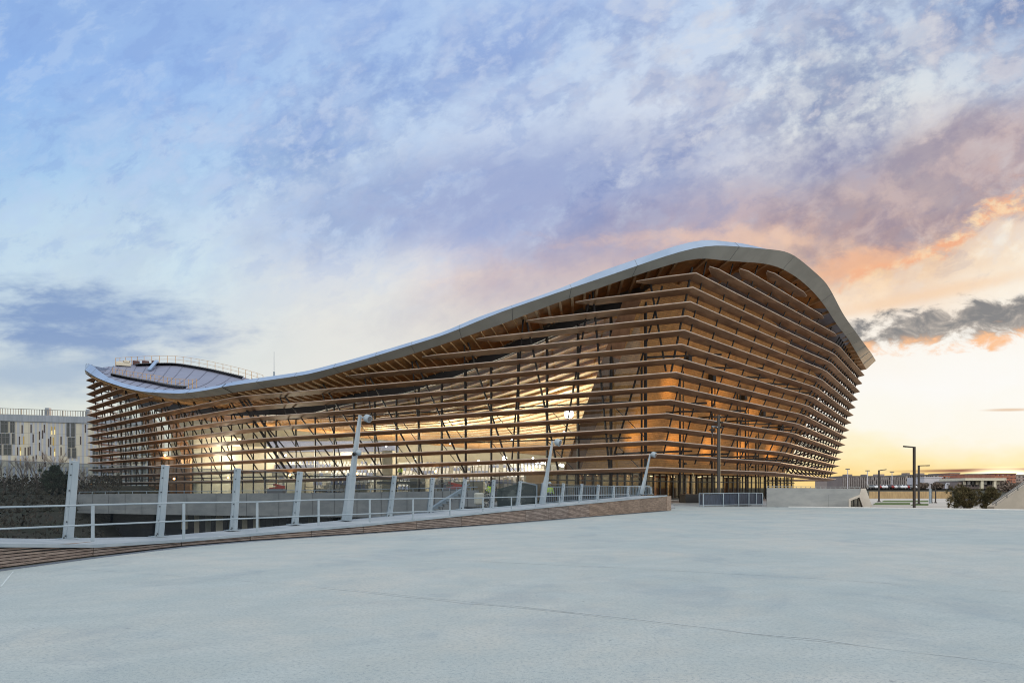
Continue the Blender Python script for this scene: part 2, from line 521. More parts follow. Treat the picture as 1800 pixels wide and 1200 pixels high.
def m_concrete_plaza():
    m_ = bpy.data.materials.new('plaza_concrete')
    m_.use_nodes = True
    n = NT(m_.node_tree)
    b = n.new('ShaderNodeBsdfPrincipled')
    o = n.new('ShaderNodeOutputMaterial')
    n.t.links.new(b.outputs[0], o.inputs[0])
    t = n.new('ShaderNodeTexCoord')
    vec = t.outputs['Object']
    x, y, z = n.sep(vec)
    big = n.smooth(n.noise(vec, 0.16, 6, 0.62, 0.6), 0.36, 0.66)
    mid = n.smooth(n.noise(vec, 1.1, 8, 0.68, 0.4), 0.34, 0.68)
    fine = n.noise(vec, 26.0, 6, 0.75)
    grit = n.smooth(n.noise(vec, 95.0, 3, 0.7), 0.36, 0.62)
    # broom marks: long faint streaks
    st = n.xyz(n.m('ADD', n.m('MULTIPLY', x, 0.5), n.m('MULTIPLY', y, 0.22)), n.m('SUBTRACT', n.m('MULTIPLY', y, 0.9), n.m('MULTIPLY', x, 0.5)), 0.0)
    streak = n.smooth(n.noise(st, 1.2, 6, 0.7), 0.40, 0.72)
    c = n.mix(big, lin((152, 163, 164)), lin((176, 176, 170)))
    c = n.mix(n.m('MULTIPLY', mid, 0.5), c, lin((148, 164, 170)))
    c = n.mix(n.m('MULTIPLY', streak, 0.28), c, lin((186, 194, 195)))
    c = n.mix(n.m('MULTIPLY', n.smooth(fine, 0.49, 0.62), 0.75), c, lin((118, 132, 140)))
    c = n.mix(n.m('MULTIPLY', n.smooth(n.noise(vec, 12.0, 6, 0.75), 0.51, 0.62), 0.4), c, lin((128, 142, 150)))
    c = n.mix(n.m('MULTIPLY', grit, 0.32), c, lin((206, 212, 211)))
    blot = n.smooth(n.noise(n.xyz(n.m('MULTIPLY', x, 0.9), n.m('MULTIPLY', y, 0.6), 2.0), 0.6, 7, 0.7, 0.5), 0.50, 0.66)
    c = n.mix(n.m('MULTIPLY', blot, 0.30), c, lin((128, 142, 154)))
    # small dark chips
    chip = n.smooth(n.noise(vec, 6.5, 3, 0.5), 0.735, 0.75)
    c = n.mix(n.m('MULTIPLY', chip, 0.55), c, lin((110, 114, 118)))
    n.put(b.inputs['Base Color'], c)
    n.put(b.inputs['Roughness'], n.smooth(mid, 0.0, 1.0, 0.66, 0.85))
    b.inputs['Specular IOR Level'].default_value = 0.08
    bn = n.new('ShaderNodeBump')
    bn.inputs['Strength'].default_value = 0.55
    bn.inputs['Distance'].default_value = 0.006
    n.put(bn.inputs['Height'], n.m('ADD', n.m('MULTIPLY', fine, 1.0), n.m('MULTIPLY', n.noise(vec, 140.0, 3, 0.7), 0.9)))
    n.t.links.new(bn.outputs[0], b.inputs['Normal'])
    return m_


def m_planks(name, axis_u=(1, 0, 0), pitch=0.12, c1=(0.30, 0.215, 0.165), c2=(0.19, 0.135, 0.11), gap=0.10):
    """boards lying one above another (gaps at even heights), weathered"""
    m_ = bpy.data.materials.new(name)
    m_.use_nodes = True
    n = NT(m_.node_tree)
    b = n.new('ShaderNodeBsdfPrincipled')
    o = n.new('ShaderNodeOutputMaterial')
    n.t.links.new(b.outputs[0], o.inputs[0])
    b.inputs['Roughness'].default_value = 0.75
    t = n.new('ShaderNodeTexCoord')
    vec = t.outputs['Object']
    x, y, z = n.sep(vec)
    zi = n.m('DIVIDE', z, pitch)
    fr = n.m('FRACT', zi)
    row = n.m('FLOOR', zi)
    grain = n.noise(n.xyz(n.m('MULTIPLY', x, 1.2), n.m('MULTIPLY', y, 1.2), n.m('MULTIPLY', z, 26.0)), 1.6, 5, 0.7)
    tone = n.noise(n.xyz(n.m('MULTIPLY', x, 0.4), n.m('MULTIPLY', y, 0.4), n.m('MULTIPLY', row, 3.7)), 1.0, 3, 0.6)
    c = n.mix(n.smooth(grain, 0.3, 0.7), c1, c2)
    c = n.mix(n.smooth(tone, 0.4, 0.75), c, tuple(min(1, v_ * 1.45) for v_ in c1))
    g = n.m('MULTIPLY', n.smooth(fr, gap * 1.5, gap * 0.8), 1.0)
    c = n.mix(g, c, (0.012, 0.009, 0.008))
    n.put(b.inputs['Base Color'], c)
    bn = n.new('ShaderNodeBump')
    bn.inputs['Strength'].default_value = 0.5
    bn.inputs['Distance'].default_value = 0.02
    n.put(bn.inputs['Height'], n.m('SUBTRACT', grain, n.m('MULTIPLY', g, 2.0)))
    n.t.links.new(bn.outputs[0], b.inputs['Normal'])
    return m_


def m_shingle():
    m_ = bpy.data.materials.new('timber_shingles')
    m_.use_nodes = True
    n = NT(m_.node_tree)
    b = n.new('ShaderNodeBsdfPrincipled')
    o = n.new('ShaderNodeOutputMaterial')
    n.t.links.new(b.outputs[0], o.inputs[0])
    b.inputs['Roughness'].default_value = 0.5
    t = n.new('ShaderNodeTexCoord')
    vec = t.outputs['Object']
    x, y, z = n.sep(vec)
    u = n.m('ADD', n.m('MULTIPLY', x, 0.68), n.m('MULTIPLY', y, 0.73))
    br = n.new('ShaderNodeTexBrick')
    n.put(br.inputs['Vector'], n.xyz(u, z, 0.0))
    br.inputs['Scale'].default_value = 1.0
    br.inputs['Brick Width'].default_value = 0.62
    br.inputs['Row Height'].default_value = 0.19
    br.inputs['Mortar Size'].default_value = 0.012
    br.inputs['Mortar Smooth'].default_value = 0.3
    br.inputs['Bias'].default_value = 0.0
    n.put(br.inputs['Color1'], (0.62, 0.325, 0.115))
    n.put(br.inputs['Color2'], (0.47, 0.235, 0.08))
    n.put(br.inputs['Mortar'], (0.20, 0.10, 0.05))
    nz = n.noise(n.xyz(n.m('MULTIPLY', u, 2.5), n.m('MULTIPLY', z, 0.35), 0.0), 0.5, 5, 0.65)
    c = n.mix(n.smooth(nz, 0.35, 0.7), br.outputs['Color'], (0.68, 0.38, 0.13))
    c = n.mix(0.55, c, br.outputs['Color'])
    n.put(b.inputs['Base Color'], c)
    bn = n.new('ShaderNodeBump')
    bn.inputs['Strength'].default_value = 0.6
    bn.inputs['Distance'].default_value = 0.02
    n.put(bn.inputs['Height'], n.m('SUBTRACT', 1.0, br.outputs['Fac']))
    n.t.links.new(bn.outputs[0], b.inputs['Normal'])
    return m_


M_plaza = m_concrete_plaza()
M_plank = m_planks('weathered_planks')
M_shing = m_shingle()
M_slabend = mat('dark_timber', (0.27, 0.14, 0.07), 0.7, (0.20, 0.10, 0.05), 1.5, (1, 1, 0.3), bump=0.2)


# ------------------------------------------------------------------ the aquatics hall: facade surface
# plan of the louvre facade: [return, far left end, left bend, near corner, right bend, far right end, return]
K0 = np.array([(-70.5, 158, .8), (-72.2, 121, .81), (-25.3, 80.6, 1.0), (12.6, 62, 1.815), (29.4, 80, 1.8), (58.3, 128, 1.58), (30, 170, 1.6)], float)
K14 = np.array([(-70.5, 158, 17.0), (-72.0, 120.2, 17.0), (-35.3, 79.5, 17.2), (15.4, 59.5, 18.0), (40.9, 89, 17.8), (56.5, 114, 18.06), (28, 156, 18.0)], float)


def nodes(k, d=0.0):
    P = K0 + (K14 - K0) * (k / 14.0)
    if d == 0.0:
        return P
    Q = P.copy()
    n = len(P)
    nr = []
    for i in range(n - 1):
        t_ = P[i + 1, :2] - P[i, :2]
        t_ /= np.hypot(*t_)
        nr.append(np.array([t_[1], -t_[0]]))
    for i in range(n):
        a = nr[max(i - 1, 0)]
        b = nr[min(i, n - 2)]
        mvec = a + b
        mvec /= np.hypot(*mvec)
        Q[i, :2] += mvec * d / max(0.35, float(mvec @ a))
    return Q


def fac(t, k, d=0.0):
    Q = nodes(k, d)
    i = min(max(int(math.floor(t)), 0), len(Q) - 2)
    f = t - i
    r = Q[i] * (1 - f) + Q[i + 1] * f
    return r


def zk(t, z):
    """facade level index of relative height z at t"""
    a, b = fac(t, 0)[2], fac(t, 14)[2]
    return 14.0 * (z - a) / (b - a)


def curve(pts):
    xs = [q[0] for q in pts]
    ys = [q[1] for q in pts]
    return lambda x: float(np.interp(x, xs, ys))


cM = curve([(150, 650), (157, 655), (169, 663), (188, 671), (217, 680.5), (247, 687.5), (266, 689.4), (315, 691.4), (344, 688.5), (373, 683.6), (402, 678), (540, 658), (633, 633.6), (780, 589), (880, 548), (1000, 507.5), (1080, 481), (1160, 453), (1210, 438), (1240, 433), (1280, 432), (1330, 436), (1380, 441), (1392, 446), (1405, 455), (1430, 476), (1452, 496), (1465, 518.5), (1480, 548.5), (1495, 571), (1517, 601), (1532, 621), (1538, 631), (1560, 667)])
cT = curve([(160, 640), (167, 645), (171, 648.6), (188, 662), (212, 672), (237, 678.7), (266, 683.6), (295, 685.5), (324, 685), (354, 681.7), (383, 677.8), (412, 670), (540, 652), (610, 633.6), (680, 613.8), (780, 583.5), (835, 558.5), (910, 533), (1000, 501.5), (1040, 482), (1100, 462), (1160, 441), (1200, 428), (1220, 423.6), (1240, 422), (1280, 425), (1330, 430.5), (1375, 439.5), (1390, 445), (1405, 453.7), (1430, 475), (1452, 495), (1465, 517.5), (1480, 547.5), (1495, 570), (1517, 600), (1532, 620), (1538, 630), (1560, 666)])
cB = curve([(153, 657), (169, 664), (188, 672), (217, 681.5), (247, 690), (276, 695.5), (291, 700), (315, 701.5), (344, 699.5), (383, 695), (416, 689), (540, 671), (633, 645), (703, 629), (780, 604.5), (880, 570.5), (976, 533), (1040, 511), (1100, 490), (1160, 470), (1210, 456), (1240, 454.5), (1280, 458.7), (1342, 462.5), (1372, 470), (1405, 490), (1432, 515), (1450, 537.5), (1472, 572), (1492, 597), (1520, 644), (1545, 686)])
cG = curve([(200, 690), (262, 704), (340, 712), (386, 716), (424, 716), (540, 712), (612, 694), (712, 674), (780, 652), (874, 614), (970, 572), (1050, 538), (1130, 512)])

TS = np.concatenate([np.linspace(1, 2, 56), np.linspace(2, 3, 50)[1:], np.linspace(3, 4, 34)[1:], np.linspace(4, 5, 36)[1:]])


def edge(crv, d, sm=2):
    """a roof edge whose plan follows the facade at offset d and whose height follows the hanging curve"""
    P = []
    d_full = d
    for t in TS:
        k = 12.0
        d = d_full * min(1.0, max(0.12, (t - 1.0) / 0.12)) - 0.3 * min(1.0, max(0.0, (t - 4.5) / 0.5))
        for _ in range(60):
            q = fac(t, k, d)
            x = CX + FPX * q[0] / q[1]
            z = (HY - crv(x)) * q[1] / FPX
            k = 0.5 * k + 0.5 * zk(t, z)
        q = fac(t, k, d)
        P.append((q[0], q[1], k))
    P = np.array(P)
    S = P.copy()
    for _ in range(sm):
        S[1:-1] = 0.25 * S[:-2] + 0.5 * S[1:-1] + 0.25 * S[2:]
    out = []
    for (X, Y, k) in S:
        x = CX + FPX * X / Y
        out.append((X, Y, EYE + (HY - crv(x)) * Y / FPX))
    out = np.array(out)
    z = out[:, 2]
    for _ in range(2):
        z[1:-1] = 0.25 * z[:-2] + 0.5 * z[1:-1] + 0.25 * z[2:]
    return out, P[:, 2]


EM, kM = edge(cM, 1.3, 4)
ET, kT = edge(cT, 0.5, 4)
EB, kB = edge(cB, 0.35, 3)
right = np.array([CX + FPX * e[0] / e[1] > 1378 for e in EM])
for i in range(len(TS)):          # where the roof falls away to the right its top edge hides behind the rim
    if TS[i] > 3.15:
        f = min(1.0, (TS[i] - 3.15) / 0.5)
        nrm = fac(TS[i], 14, 1.0)[:2] - fac(TS[i], 14, 0.0)[:2]
        alt = np.array([EM[i, 0] - nrm[0] * 1.3, EM[i, 1] - nrm[1] * 1.3, EM[i, 2] + 0.02])
        ET[i] = ET[i] * (1 - f) + alt * f


def kroof(t):
    return float(np.interp(t, TS, kB))


# ---- the building
hall = thing('aquatics_hall', (12.6, 62, 0), 'huge timber louvred swimming hall with a sweeping hanging metal roof', 'building')


def ext(E, a, b):
    """carry a roof edge round the far corners"""
    L = E[0] + np.array(a)
    Rr = E[-1] + np.array(b)
    return [Vector(L)] + [Vector(e) for e in E] + [Vector(Rr)]


LM, RM = (0.6, 30, 1.6), (-22, 32, -3.0)
rM, rT, rB = ext(EM, LM, RM), ext(ET, LM, RM), ext(EB, LM, RM)

b = MB()
b.loft([rB[1:-1], rM[1:-1]])
b.loft([rB[:2], rM[:2]])
b.loft([rB[-2:], rM[-2:]])
# dark end joint lines of the cassettes
fas = b.build('fascia', M_fascia, hall, smooth=True)
b = MB()
b.loft([rM[1:-1], rT[1:-1]])
b.loft([rM[:2], rT[:2]])
b.loft([rM[-2:], rT[-2:]])
b.build('roof_edge', M_bevel, hall, smooth=True)
# joints
for tj in (1.1, 1.2, 1.33, 1.5, 1.66, 1.83, 2.0, 2.1, 2.2, 2.3, 2.4, 2.5, 2.6, 2.7, 2.8, 2.9, 3.12, 3.4, 3.7, 4.0, 4.2, 4.4, 4.6, 4.8):
    i = int(np.argmin(abs(TS - tj)))
    a_, c_, d_ = Vector(EB[i]), Vector(EM[i]), Vector(ET[i])
    b = MB()
    up = (Vector(EM[i]) - Vector((20, 110, 12))).normalized()
    w = 0.22 if tj == 2.0 else 0.028
    b.beam(a_ + up * 0.01, c_ + up * 0.01, w, 0.03, up)
    b.beam(c_ + Vector((0, 0, 0.0)), d_ + Vector((0, 0, 0.0)), w * 0.7, 0.03, Vector((0, 0, 1)))
    b.build('joint', M_steel2 if tj != 2.0 else M_steel, hall)

# crest of the roof (over the far side) and the metal deck between
crest_px = [(150, 652, 128), (185, 645, 130), (205, 642.5, 131), (250, 639, 137), (310, 637.5, 139), (370, 648, 133), (430, 663, 126), (470, 676, 122)]
crest_w = [pix(*c) for c in crest_px] + [V(-30, 116, 15.5), V(-10, 112, 15.5), V(10, 112, 16.5), V(25, 115, 17.5), V(40, 124, 18.0), V(50, 132, 18.5)]
cw = np.array([tuple(c) for c in crest_w])
cs = np.linspace(0, len(cw) - 1, len(TS))
# spread crest points by how far along the near edge they lie
tk = np.concatenate([np.linspace(1, 2.05, 8), np.linspace(2.25, 5, 6)])
CR = np.array([[np.interp(t, tk, cw[:, a]) for a in range(3)] for t in TS])
for _ in range(6):
    CR[1:-1] = 0.25 * CR[:-2] + 0.5 * CR[1:-1] + 0.25 * CR[2:]
b = MB()
rows = []
NW = 14
for j in range(NW + 1):
    w = j / NW
    row = []
    for i in range(len(TS)):
        q = ET[i] * (1 - w) + CR[i] * w
        sag = -2.2 * math.sin(math.pi * w) * (1.0 if TS[i] < 2.2 else 1.0)
        row.append(Vector((q[0], q[1], q[2] + sag * (0.35 if TS[i] < 2 else 1))))
    rows.append(row)
far = [Vector((c[0] + 4, c[1] + 24, c[2] - 5)) for c in CR]
rows.append(far)
b.loft(rows)
roof = b.build('roof', M_metal_roof, hall, smooth=True)
sub(roof, hall)
# standing seams over the visible saddle
b = MB()
for i in range(2, 62, 3):
    pts = [rows[j][i] + V(0, 0, 0.05) for j in range(NW + 1)]
    b.tube(pts, 0.05, 4)
b.build('seam', M_metal_roof, roof)


# roof furniture: service walkway, guard rail along the crest, plant box
def on_roof(i, j):
    return rows[j][i]


def rsurf(t, w):
    i = float(np.interp(t, TS, np.arange(len(TS))))
    i0 = min(int(i), len(TS) - 2)
    fi = i - i0
    j = w * NW
    j0 = min(int(j), NW - 1)
    fj = j - j0
    return (rows[j0][i0] * (1 - fi) + rows[j0][i0 + 1] * fi) * (1 - fj) + (rows[j0 + 1][i0] * (1 - fi) + rows[j0 + 1][i0 + 1] * fi) * fj


def rail_line(pts, h, name, step=1):
    b = MB()
    for q in pts:
        b.beam(q, q + V(0, 0, h), 0.07, 0.07)
    for hh in (h, h * 0.55):
        b.tube([q + V(0, 0, hh) for q in pts], 0.03, 5)
    o = b.build(name, M_joist, hall)
    return o


rail_line([rsurf(t, 0.985) for t in np.linspace(1.28, 2.02, 22)], 1.5, 'roof_railing')
for w0, tA, tB in ((0.42, 1.30, 1.78), (0.93, 1.42, 1.90)):
    b = MB()
    for t in np.linspace(tA, tB, 44):
        q = rsurf(t, w0 + (0.0 if w0 > 0.6 else -0.33 * (t - tA) / (tB - tA)))
        b.box((q.x, q.y, q.z + 0.25), (0.42, 2.4, 0.10), 0.5)
    b.build('walkway', M_steel2, hall)
rail_line([rsurf(t, 0.47 - 0.33 * (t - 1.30) / 0.48) for t in np.linspace(1.30, 1.84, 22)], 1.2, 'walkway_railing')
b = MB()
q0_ = rsurf(1.34, 0.95)
b.box((q0_.x, q0_.y, q0_.z + 0.35), (2.4, 1.2, 0.7), 0.6)
b.box((q0_.x + 0.6, q0_.y, q0_.z + 0.85), (0.9, 0.8, 0.4), 0.6)
b.build('plant_box', M_cream, hall, bevel=0.1)
b = MB()
q1_ = rsurf(1.45, 0.95)
for dx_ in (-3, -1.2, 0.6, 2.4):
    b.box((q1_.x + dx_, q1_.y, q1_.z + 0.4 + 0.1 * (dx_ > 0)), (1.2, 1.0, 0.55 + 0.2 * (dx_ < 0)), 0.5)
b.build('plant_unit', mat('red_brown_plant', (0.10, 0.045, 0.04), 0.6), hall, bevel=0.08)
b = MB()
a_ = rsurf(1.50, 0.72)
c_ = rsurf(1.52, 0.92)
b.beam(a_ + V(0, 0, .3), c_ + V(0, 0, 0.9), 0.6, 0.3)
b.build('duct', M_bevel, hall)
# lightning mast
i = int(np.argmin([abs(CX + FPX * e[0] / e[1] - 466) for e in ET]))
mst = Vector(ET[i]) + V(0.3, 1.5, 0)
b = MB()
b.tube([mst, mst + V(0, 0, 0.8)], 0.10, 8)
b.tube([mst + V(0, 0, .7), mst + V(0, 0, 3.0)], [0.03, 0.018], 6)
b.build('mast', M_white, hall)

# ---- soffit between the rim and the glass line; joists
GD = -3.7
EG = []
for i, t in enumerate(TS):
    if t <= 3.0:
        k = 10.0
        for _ in range(60):
            q = fac(t, k, GD)
            x = CX + FPX * q[0] / q[1]
            z = (HY - cG(x)) * q[1] / FPX
            k = 0.5 * k + 0.5 * zk(t, z)
        q = fac(t, k, GD)
        EG.append((q[0], q[1], EYE + (HY - cG(CX + FPX * q[0] / q[1])) * q[1] / FPX))
    else:
        q = fac(t, kB[i] - 1.0, -5.0)
        EG.append((q[0], q[1], EB[i, 2] - 1.1))
EG = np.array(EG)
i3 = int(np.argmin(abs(TS - 3.0)))
EG[i3 - 6:i3 + 8, 2] = np.interp(np.arange(i3 - 6, i3 + 8), [i3 - 7, i3 + 8], [EG[i3 - 7, 2], EG[i3 + 8, 2]])
b = MB()
lift_ = [0.7 * min(1.0, max(0.0, (t - 2.62) / 0.3)) * min(1.0, max(0.0, (4.75 - t) / 0.6)) for t in TS]
EBs, EGs = EB.copy(), EG.copy()
EBs[:, 2] += np.array(lift_)
EGs[:, 2] += np.array(lift_) * 0.9
b.loft([[Vector(e) for e in EGs], [Vector(e) for e in EBs]])
b.build('soffit', M_soffit, hall, smooth=True)


M_rib0 = mat('glulam_wood', (0.42, 0.26, 0.14), 0.6)


def at(E, t):
    return Vector([float(np.interp(t, TS, E[:, a])) for a in range(3)])


for t in np.concatenate([np.linspace(1.1, 1.98, 34), np.linspace(2.02, 2.97, 46), np.linspace(3.05, 4.75, 19)]):
    b = MB()
    a_, c_ = at(EBs, t), at(EGs, t)
    # joists run square to the rim, a little skewed along it
    c2_ = at(EGs, min(t + 0.02, 5.0))
    b.beam(a_ + V(0, 0, -0.10), c2_ + V(0, 0, -0.06), 0.07 if t < 2.7 else 0.22, 0.15 if t < 2.7 else 0.4)
    b.build('joist', M_joist if t < 2.7 else M_rib0, hall)

# dark head beam over the glass
b = MB()
ii = [i for i, t in enumerate(TS) if 1.0 <= t <= 2.93]
hb0 = [Vector(EG[i]) + V(0, 0, 0.02) for i in ii]
hb1 = [Vector(EG[i]) + V(0, 0, -1.0) for i in ii]
off = [Vector((fac(TS[i], 8, GD - 0.4) - fac(TS[i], 8, GD))[:2].tolist() + [0.0]) for i in ii]
b.loft([hb0, hb1, [q + o_ for q, o_ in zip(hb1, off)]])
b.build('head_beam', M_steel, hall)

# ---- louvres
NL = 18
for k in range(NL):
    ts = np.arange(0.72, 5.28001, 0.01)
    kr = np.array([kroof(min(max(t, 1), 5)) for t in ts])
    ok = kr > k + 0.22
    runs, cur = [], []
    for t, o_ in zip(ts, ok):
        if o_:
            cur.append(float(t))
        elif cur:
            runs.append(cur); cur = []
    if cur:
        runs.append(cur)
    for run in runs:
        ta, tb = run[0], run[-1]
        if tb - ta < 0.05:
            continue
        keys = [ta] + [n for n in (1.0, 2.0, 3.0, 4.0, 5.0) if ta < n < tb] + [tb]
        cutA, cutB = ta > 0.75, tb < 5.25
        # stations: (t, depth scale); a cut end tapers to a blunt point
        st = []
        dA = 0.045 if ta < 2 else 0.035
        if cutA:
            st += [(ta, 0.16), (ta + dA, 1.0)]
        else:
            st += [(ta, 1.0)]
        for n in keys[1:-1]:
            if n == 4.0:
                st += [(3.95, 1.0), (4.03, 1.0)]
            elif n == 2.0:
                st += [(1.98, 1.0), (2.015, 1.0)]
            else:
                st += [(n, 1.0)]
        if cutB:
            st += [(tb - 0.045, 1.0), (tb, 0.16)]
        else:
            st += [(tb, 1.0)]
        st = [x for j, x in enumerate(st) if j == 0 or x[0] > st[j - 1][0] + 1e-4]
        prof = [(0.0, 0.0), (0.0, -0.095), (-0.14, -0.135), (-0.90, -0.37), (-0.93, -0.31), (-0.5, -0.14), (-0.10, 0.0)]
        rws = []
        for (t, sc_) in st:
            row = []
            for (d, z) in prof:
                q = fac(t, k, d * sc_ - (1 - sc_) * 0.35)
                row.append(Vector((q[0], q[1], EYE + fac(t, k)[2] + z * (0.25 + 0.75 * sc_))))
            rws.append(row)
        b = MB()
        b.loft(rws, closed=True)
        n = len(prof)
        b.add(rws[0], [tuple(range(n))]); b.add(rws[-1], [tuple(range(n))[::-1]])
        lv = b.build('louvre', M_louvre, hall)
        sub(lv, hall)
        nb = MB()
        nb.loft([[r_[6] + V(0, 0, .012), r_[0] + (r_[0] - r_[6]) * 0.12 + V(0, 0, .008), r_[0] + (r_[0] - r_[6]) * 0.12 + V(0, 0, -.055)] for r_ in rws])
        nb.build('lit_edge', M_lit_edge, lv)


def fp(t, k, d=0.0):
    q = fac(t, k, d)
    return Vector((q[0], q[1], EYE + q[2]))


# ---- struts carrying the louvres
def strut(t0, k0, t1, k1, w=0.135, d=-0.75, mt=None, name='strut', par=None):
    b = MB()
    b.beam(fp(t0, k0, d), fp(t1, k1, d), w, w * 1.1, up=(0.4, -0.9, 0))
    return b.build(name, mt or M_steel, par or hall)


LEN = {1: 62.6, 2: 42.2, 3: 24.6, 4: 56.0}


def ktop(t):
    return kroof(min(max(t, 1.0), 5.0)) + 0.1


# long side: leaning V pairs
s = 2.5
while s < 41:
    t0 = 2 + s / 42.2
    dl, dr = 2.7, 2.2
    tl, tr = t0 - dl / 42.2, t0 + dr / 42.2
    strut(tl, ktop(tl), t0, -0.2)
    if tr < 2.98:
        strut(tr, min(ktop(tr), 13.5), t0 + 0.006, 1.0, 0.12)
    s += 5.1
# hip pair at the left bend
strut(1.985, ktop(1.985), 1.992, -0.2, 0.26)
strut(2.012, ktop(2.012), 2.014, -0.2, 0.20)
# left wing zig-zag
s = 1.5
while s < 60:
    t0 = 1 + s / 62.6
    tr = t0 + 2.6 / 62.6
    tn = t0 + 5.2 / 62.6
    strut(t0, ktop(t0), tr, -0.2, 0.15)
    if tn < 1.98:
        strut(tn, ktop(tn) if ktop(tn) < 13 else 10, tr, 2.0, 0.12)
    s += 5.2
# right face: hangers down the slope, every 3.3 m
s = 1.2
while s < 23.5:
    t0 = 3 + s / 24.6
    strut(t0, ktop(t0), t0, 0.4 if s > 2 else 1.0, 0.09, -0.55, name='hanger')
    s += 3.0
s = 1.0
while s < 55:
    t0 = 4 + s / 56.0
    strut(t0, ktop(t0), t0, 0.2, 0.12, -0.55, name='hanger')
    s += 3.4
# corner post
strut(3.0, 14.6, 3.0, 7.0, 0.13, -0.8)
strut(2.935, 14.2, 2.99, 7.2, 0.12, -0.8)
# far right wing: space frame between two planes
for jj, s in enumerate(np.arange(16, 54, 4.0)):
    t0 = 4 + s / 56.0
    for kk in range(0, 13, 3):
        if kk + 3 > ktop(t0):
            break
        b = MB()
        b.beam(fp(t0, kk, -0.6), fp(t0 + 2.0 / 56, kk + 1.5, -3.2), 0.13, 0.13)
        b.beam(fp(t0 + 2.0 / 56, kk + 1.5, -3.2), fp(t0 + 0.2 / 56, kk + 3, -0.6), 0.13, 0.13)
        b.build('brace', M_steel, hall)
# ---- horizontal arms from the hangers to the tall posts on the right
POST = []
base, dirR = np.array([9.3, 65.1]), np.array([0.68, 0.733])
nR = np.array([0.733, -0.68])
for tt in (4.7, 12.0, 19.0, 25.3, 31.3, 37.0, 43.0, 50.0, 57.0):
    q = base + dirR * tt
    if tt > 27:
        q = np.array([29.4, 80.0]) + np.array([-3.6, 2.7]) + np.array([0.516, 0.857]) * (tt - 25.5)
    POST.append(q)
    tpos = 3 + tt / 24.6 if tt < 24.6 else 4 + (tt - 24.6) / 56
    ztop = float(np.interp(tpos, TS, EG[:, 2])) + 0.3
    b = MB()
    b.tube([(q[0], q[1], 0.1), (q[0], q[1], ztop)], 0.10, 8)
    b.tube([(q[0] + 0.36, q[1] + 0.1, 0.1), (q[0] + 0.36, q[1] + 0.1, ztop)], 0.065, 8)
    pst = b.build('column', M_steel, hall)
for n_, (tt, q) in enumerate(zip((4.7, 12.0, 19.0, 25.3, 31.3, 37.0, 43.0, 50.0), POST)):
    for kk in (1.45, 5.4, 9.4):
        tpos = 3 + (tt + 1.5) / 24.6 if tt < 23 else 4 + max(0.2, tt - 23.1) / 56
        if kk > ktop(tpos) - 2:
            continue
        e = fp(tpos, kk, -0.7)
        b = MB()
        b.beam((q[0], q[1], e.z - 0.1), e, 0.14, 0.17)
        m2 = fp(tpos + 0.08, kk + 0.02, -0.7)
        b.beam((q[0] - nR[0] * 3.2, q[1] - nR[1] * 3.2, e.z - 0.15), (q[0], q[1], e.z - 0.1), 0.15, 0.18)
        b.build('arm', M_steel, hall)

# ---- leaning timber wall behind the right face
SB = np.array([6.6, 68.8])
sd = np.array([0.68, 0.733])
lean = 0.45
cS = curve([(1100, 535), (1132, 520), (1175, 489), (1225, 488), (1272, 516), (1312, 541), (1360, 574), (1400, 626), (1440, 674), (1500, 760)])
ZB = 1.62


def slab(tau, z):
    return Vector((SB[0] + sd[0] * tau + nR[0] * lean * (z - ZB), SB[1] + sd[1] * tau + nR[1] * lean * (z - ZB), EYE + z))


taus = np.linspace(0, 49, 60)
tops = []
for tau in taus:
    z = 15.0
    for _ in range(80):
        q = slab(tau, z)
        x = CX + FPX * q.x / q.y
        z = 0.6 * z + 0.4 * (HY - cS(x)) * q.y / FPX
    tops.append(max(z, 5.0) + 0.4)
wrows = []
for f in np.linspace(0, 1, 12):
    wrows.append([slab(tau, ZB + (zt - ZB) * f) for tau, zt in zip(taus, tops)])
b = MB()
b.loft(wrows)
e1 = Vector((-0.898, 0.44, 0))
b.loft([[slab(tau, ZB) for tau in taus], [slab(tau, ZB) + Vector((-nR[0] * 4.5, -nR[1] * 4.5, 0.0)) for tau in taus]], 0)
b.build('timber_wall', M_shing, hall)
b = MB()
z_ = np.linspace(ZB, tops[0], 10)
b.loft([[slab(0, z) for z in z_], [slab(0, z) + e1 * 1.75 for z in z_], [slab(0, z) + e1 * 1.75 + Vector((0.68, 0.73, 0)) * 6 for z in z_]])
b.quad(slab(0, ZB), slab(0, ZB) + e1 * 1.75, slab(0, ZB) + e1 * 1.75 + Vector((0.68, 0.73, 0)) * 6, slab(0, ZB) + Vector((0.68, 0.73, 0)) * 6)
b.build('wall_end', M_slabend, hall)
# small dark boxes high on the timber wall
for tau, z in ((17, 12.2), (26, 11.0), (33, 9.3), (40, 8.2), (11, 13.0)):
    q = slab(tau, z) + Vector((nR[0] * 0.35, nR[1] * 0.35, 0))
    b = MB()
    b.box(q, (0.7, 0.6, 1.1), 0.82)
    b.build('vent', M_steel, hall, bevel=0.04)

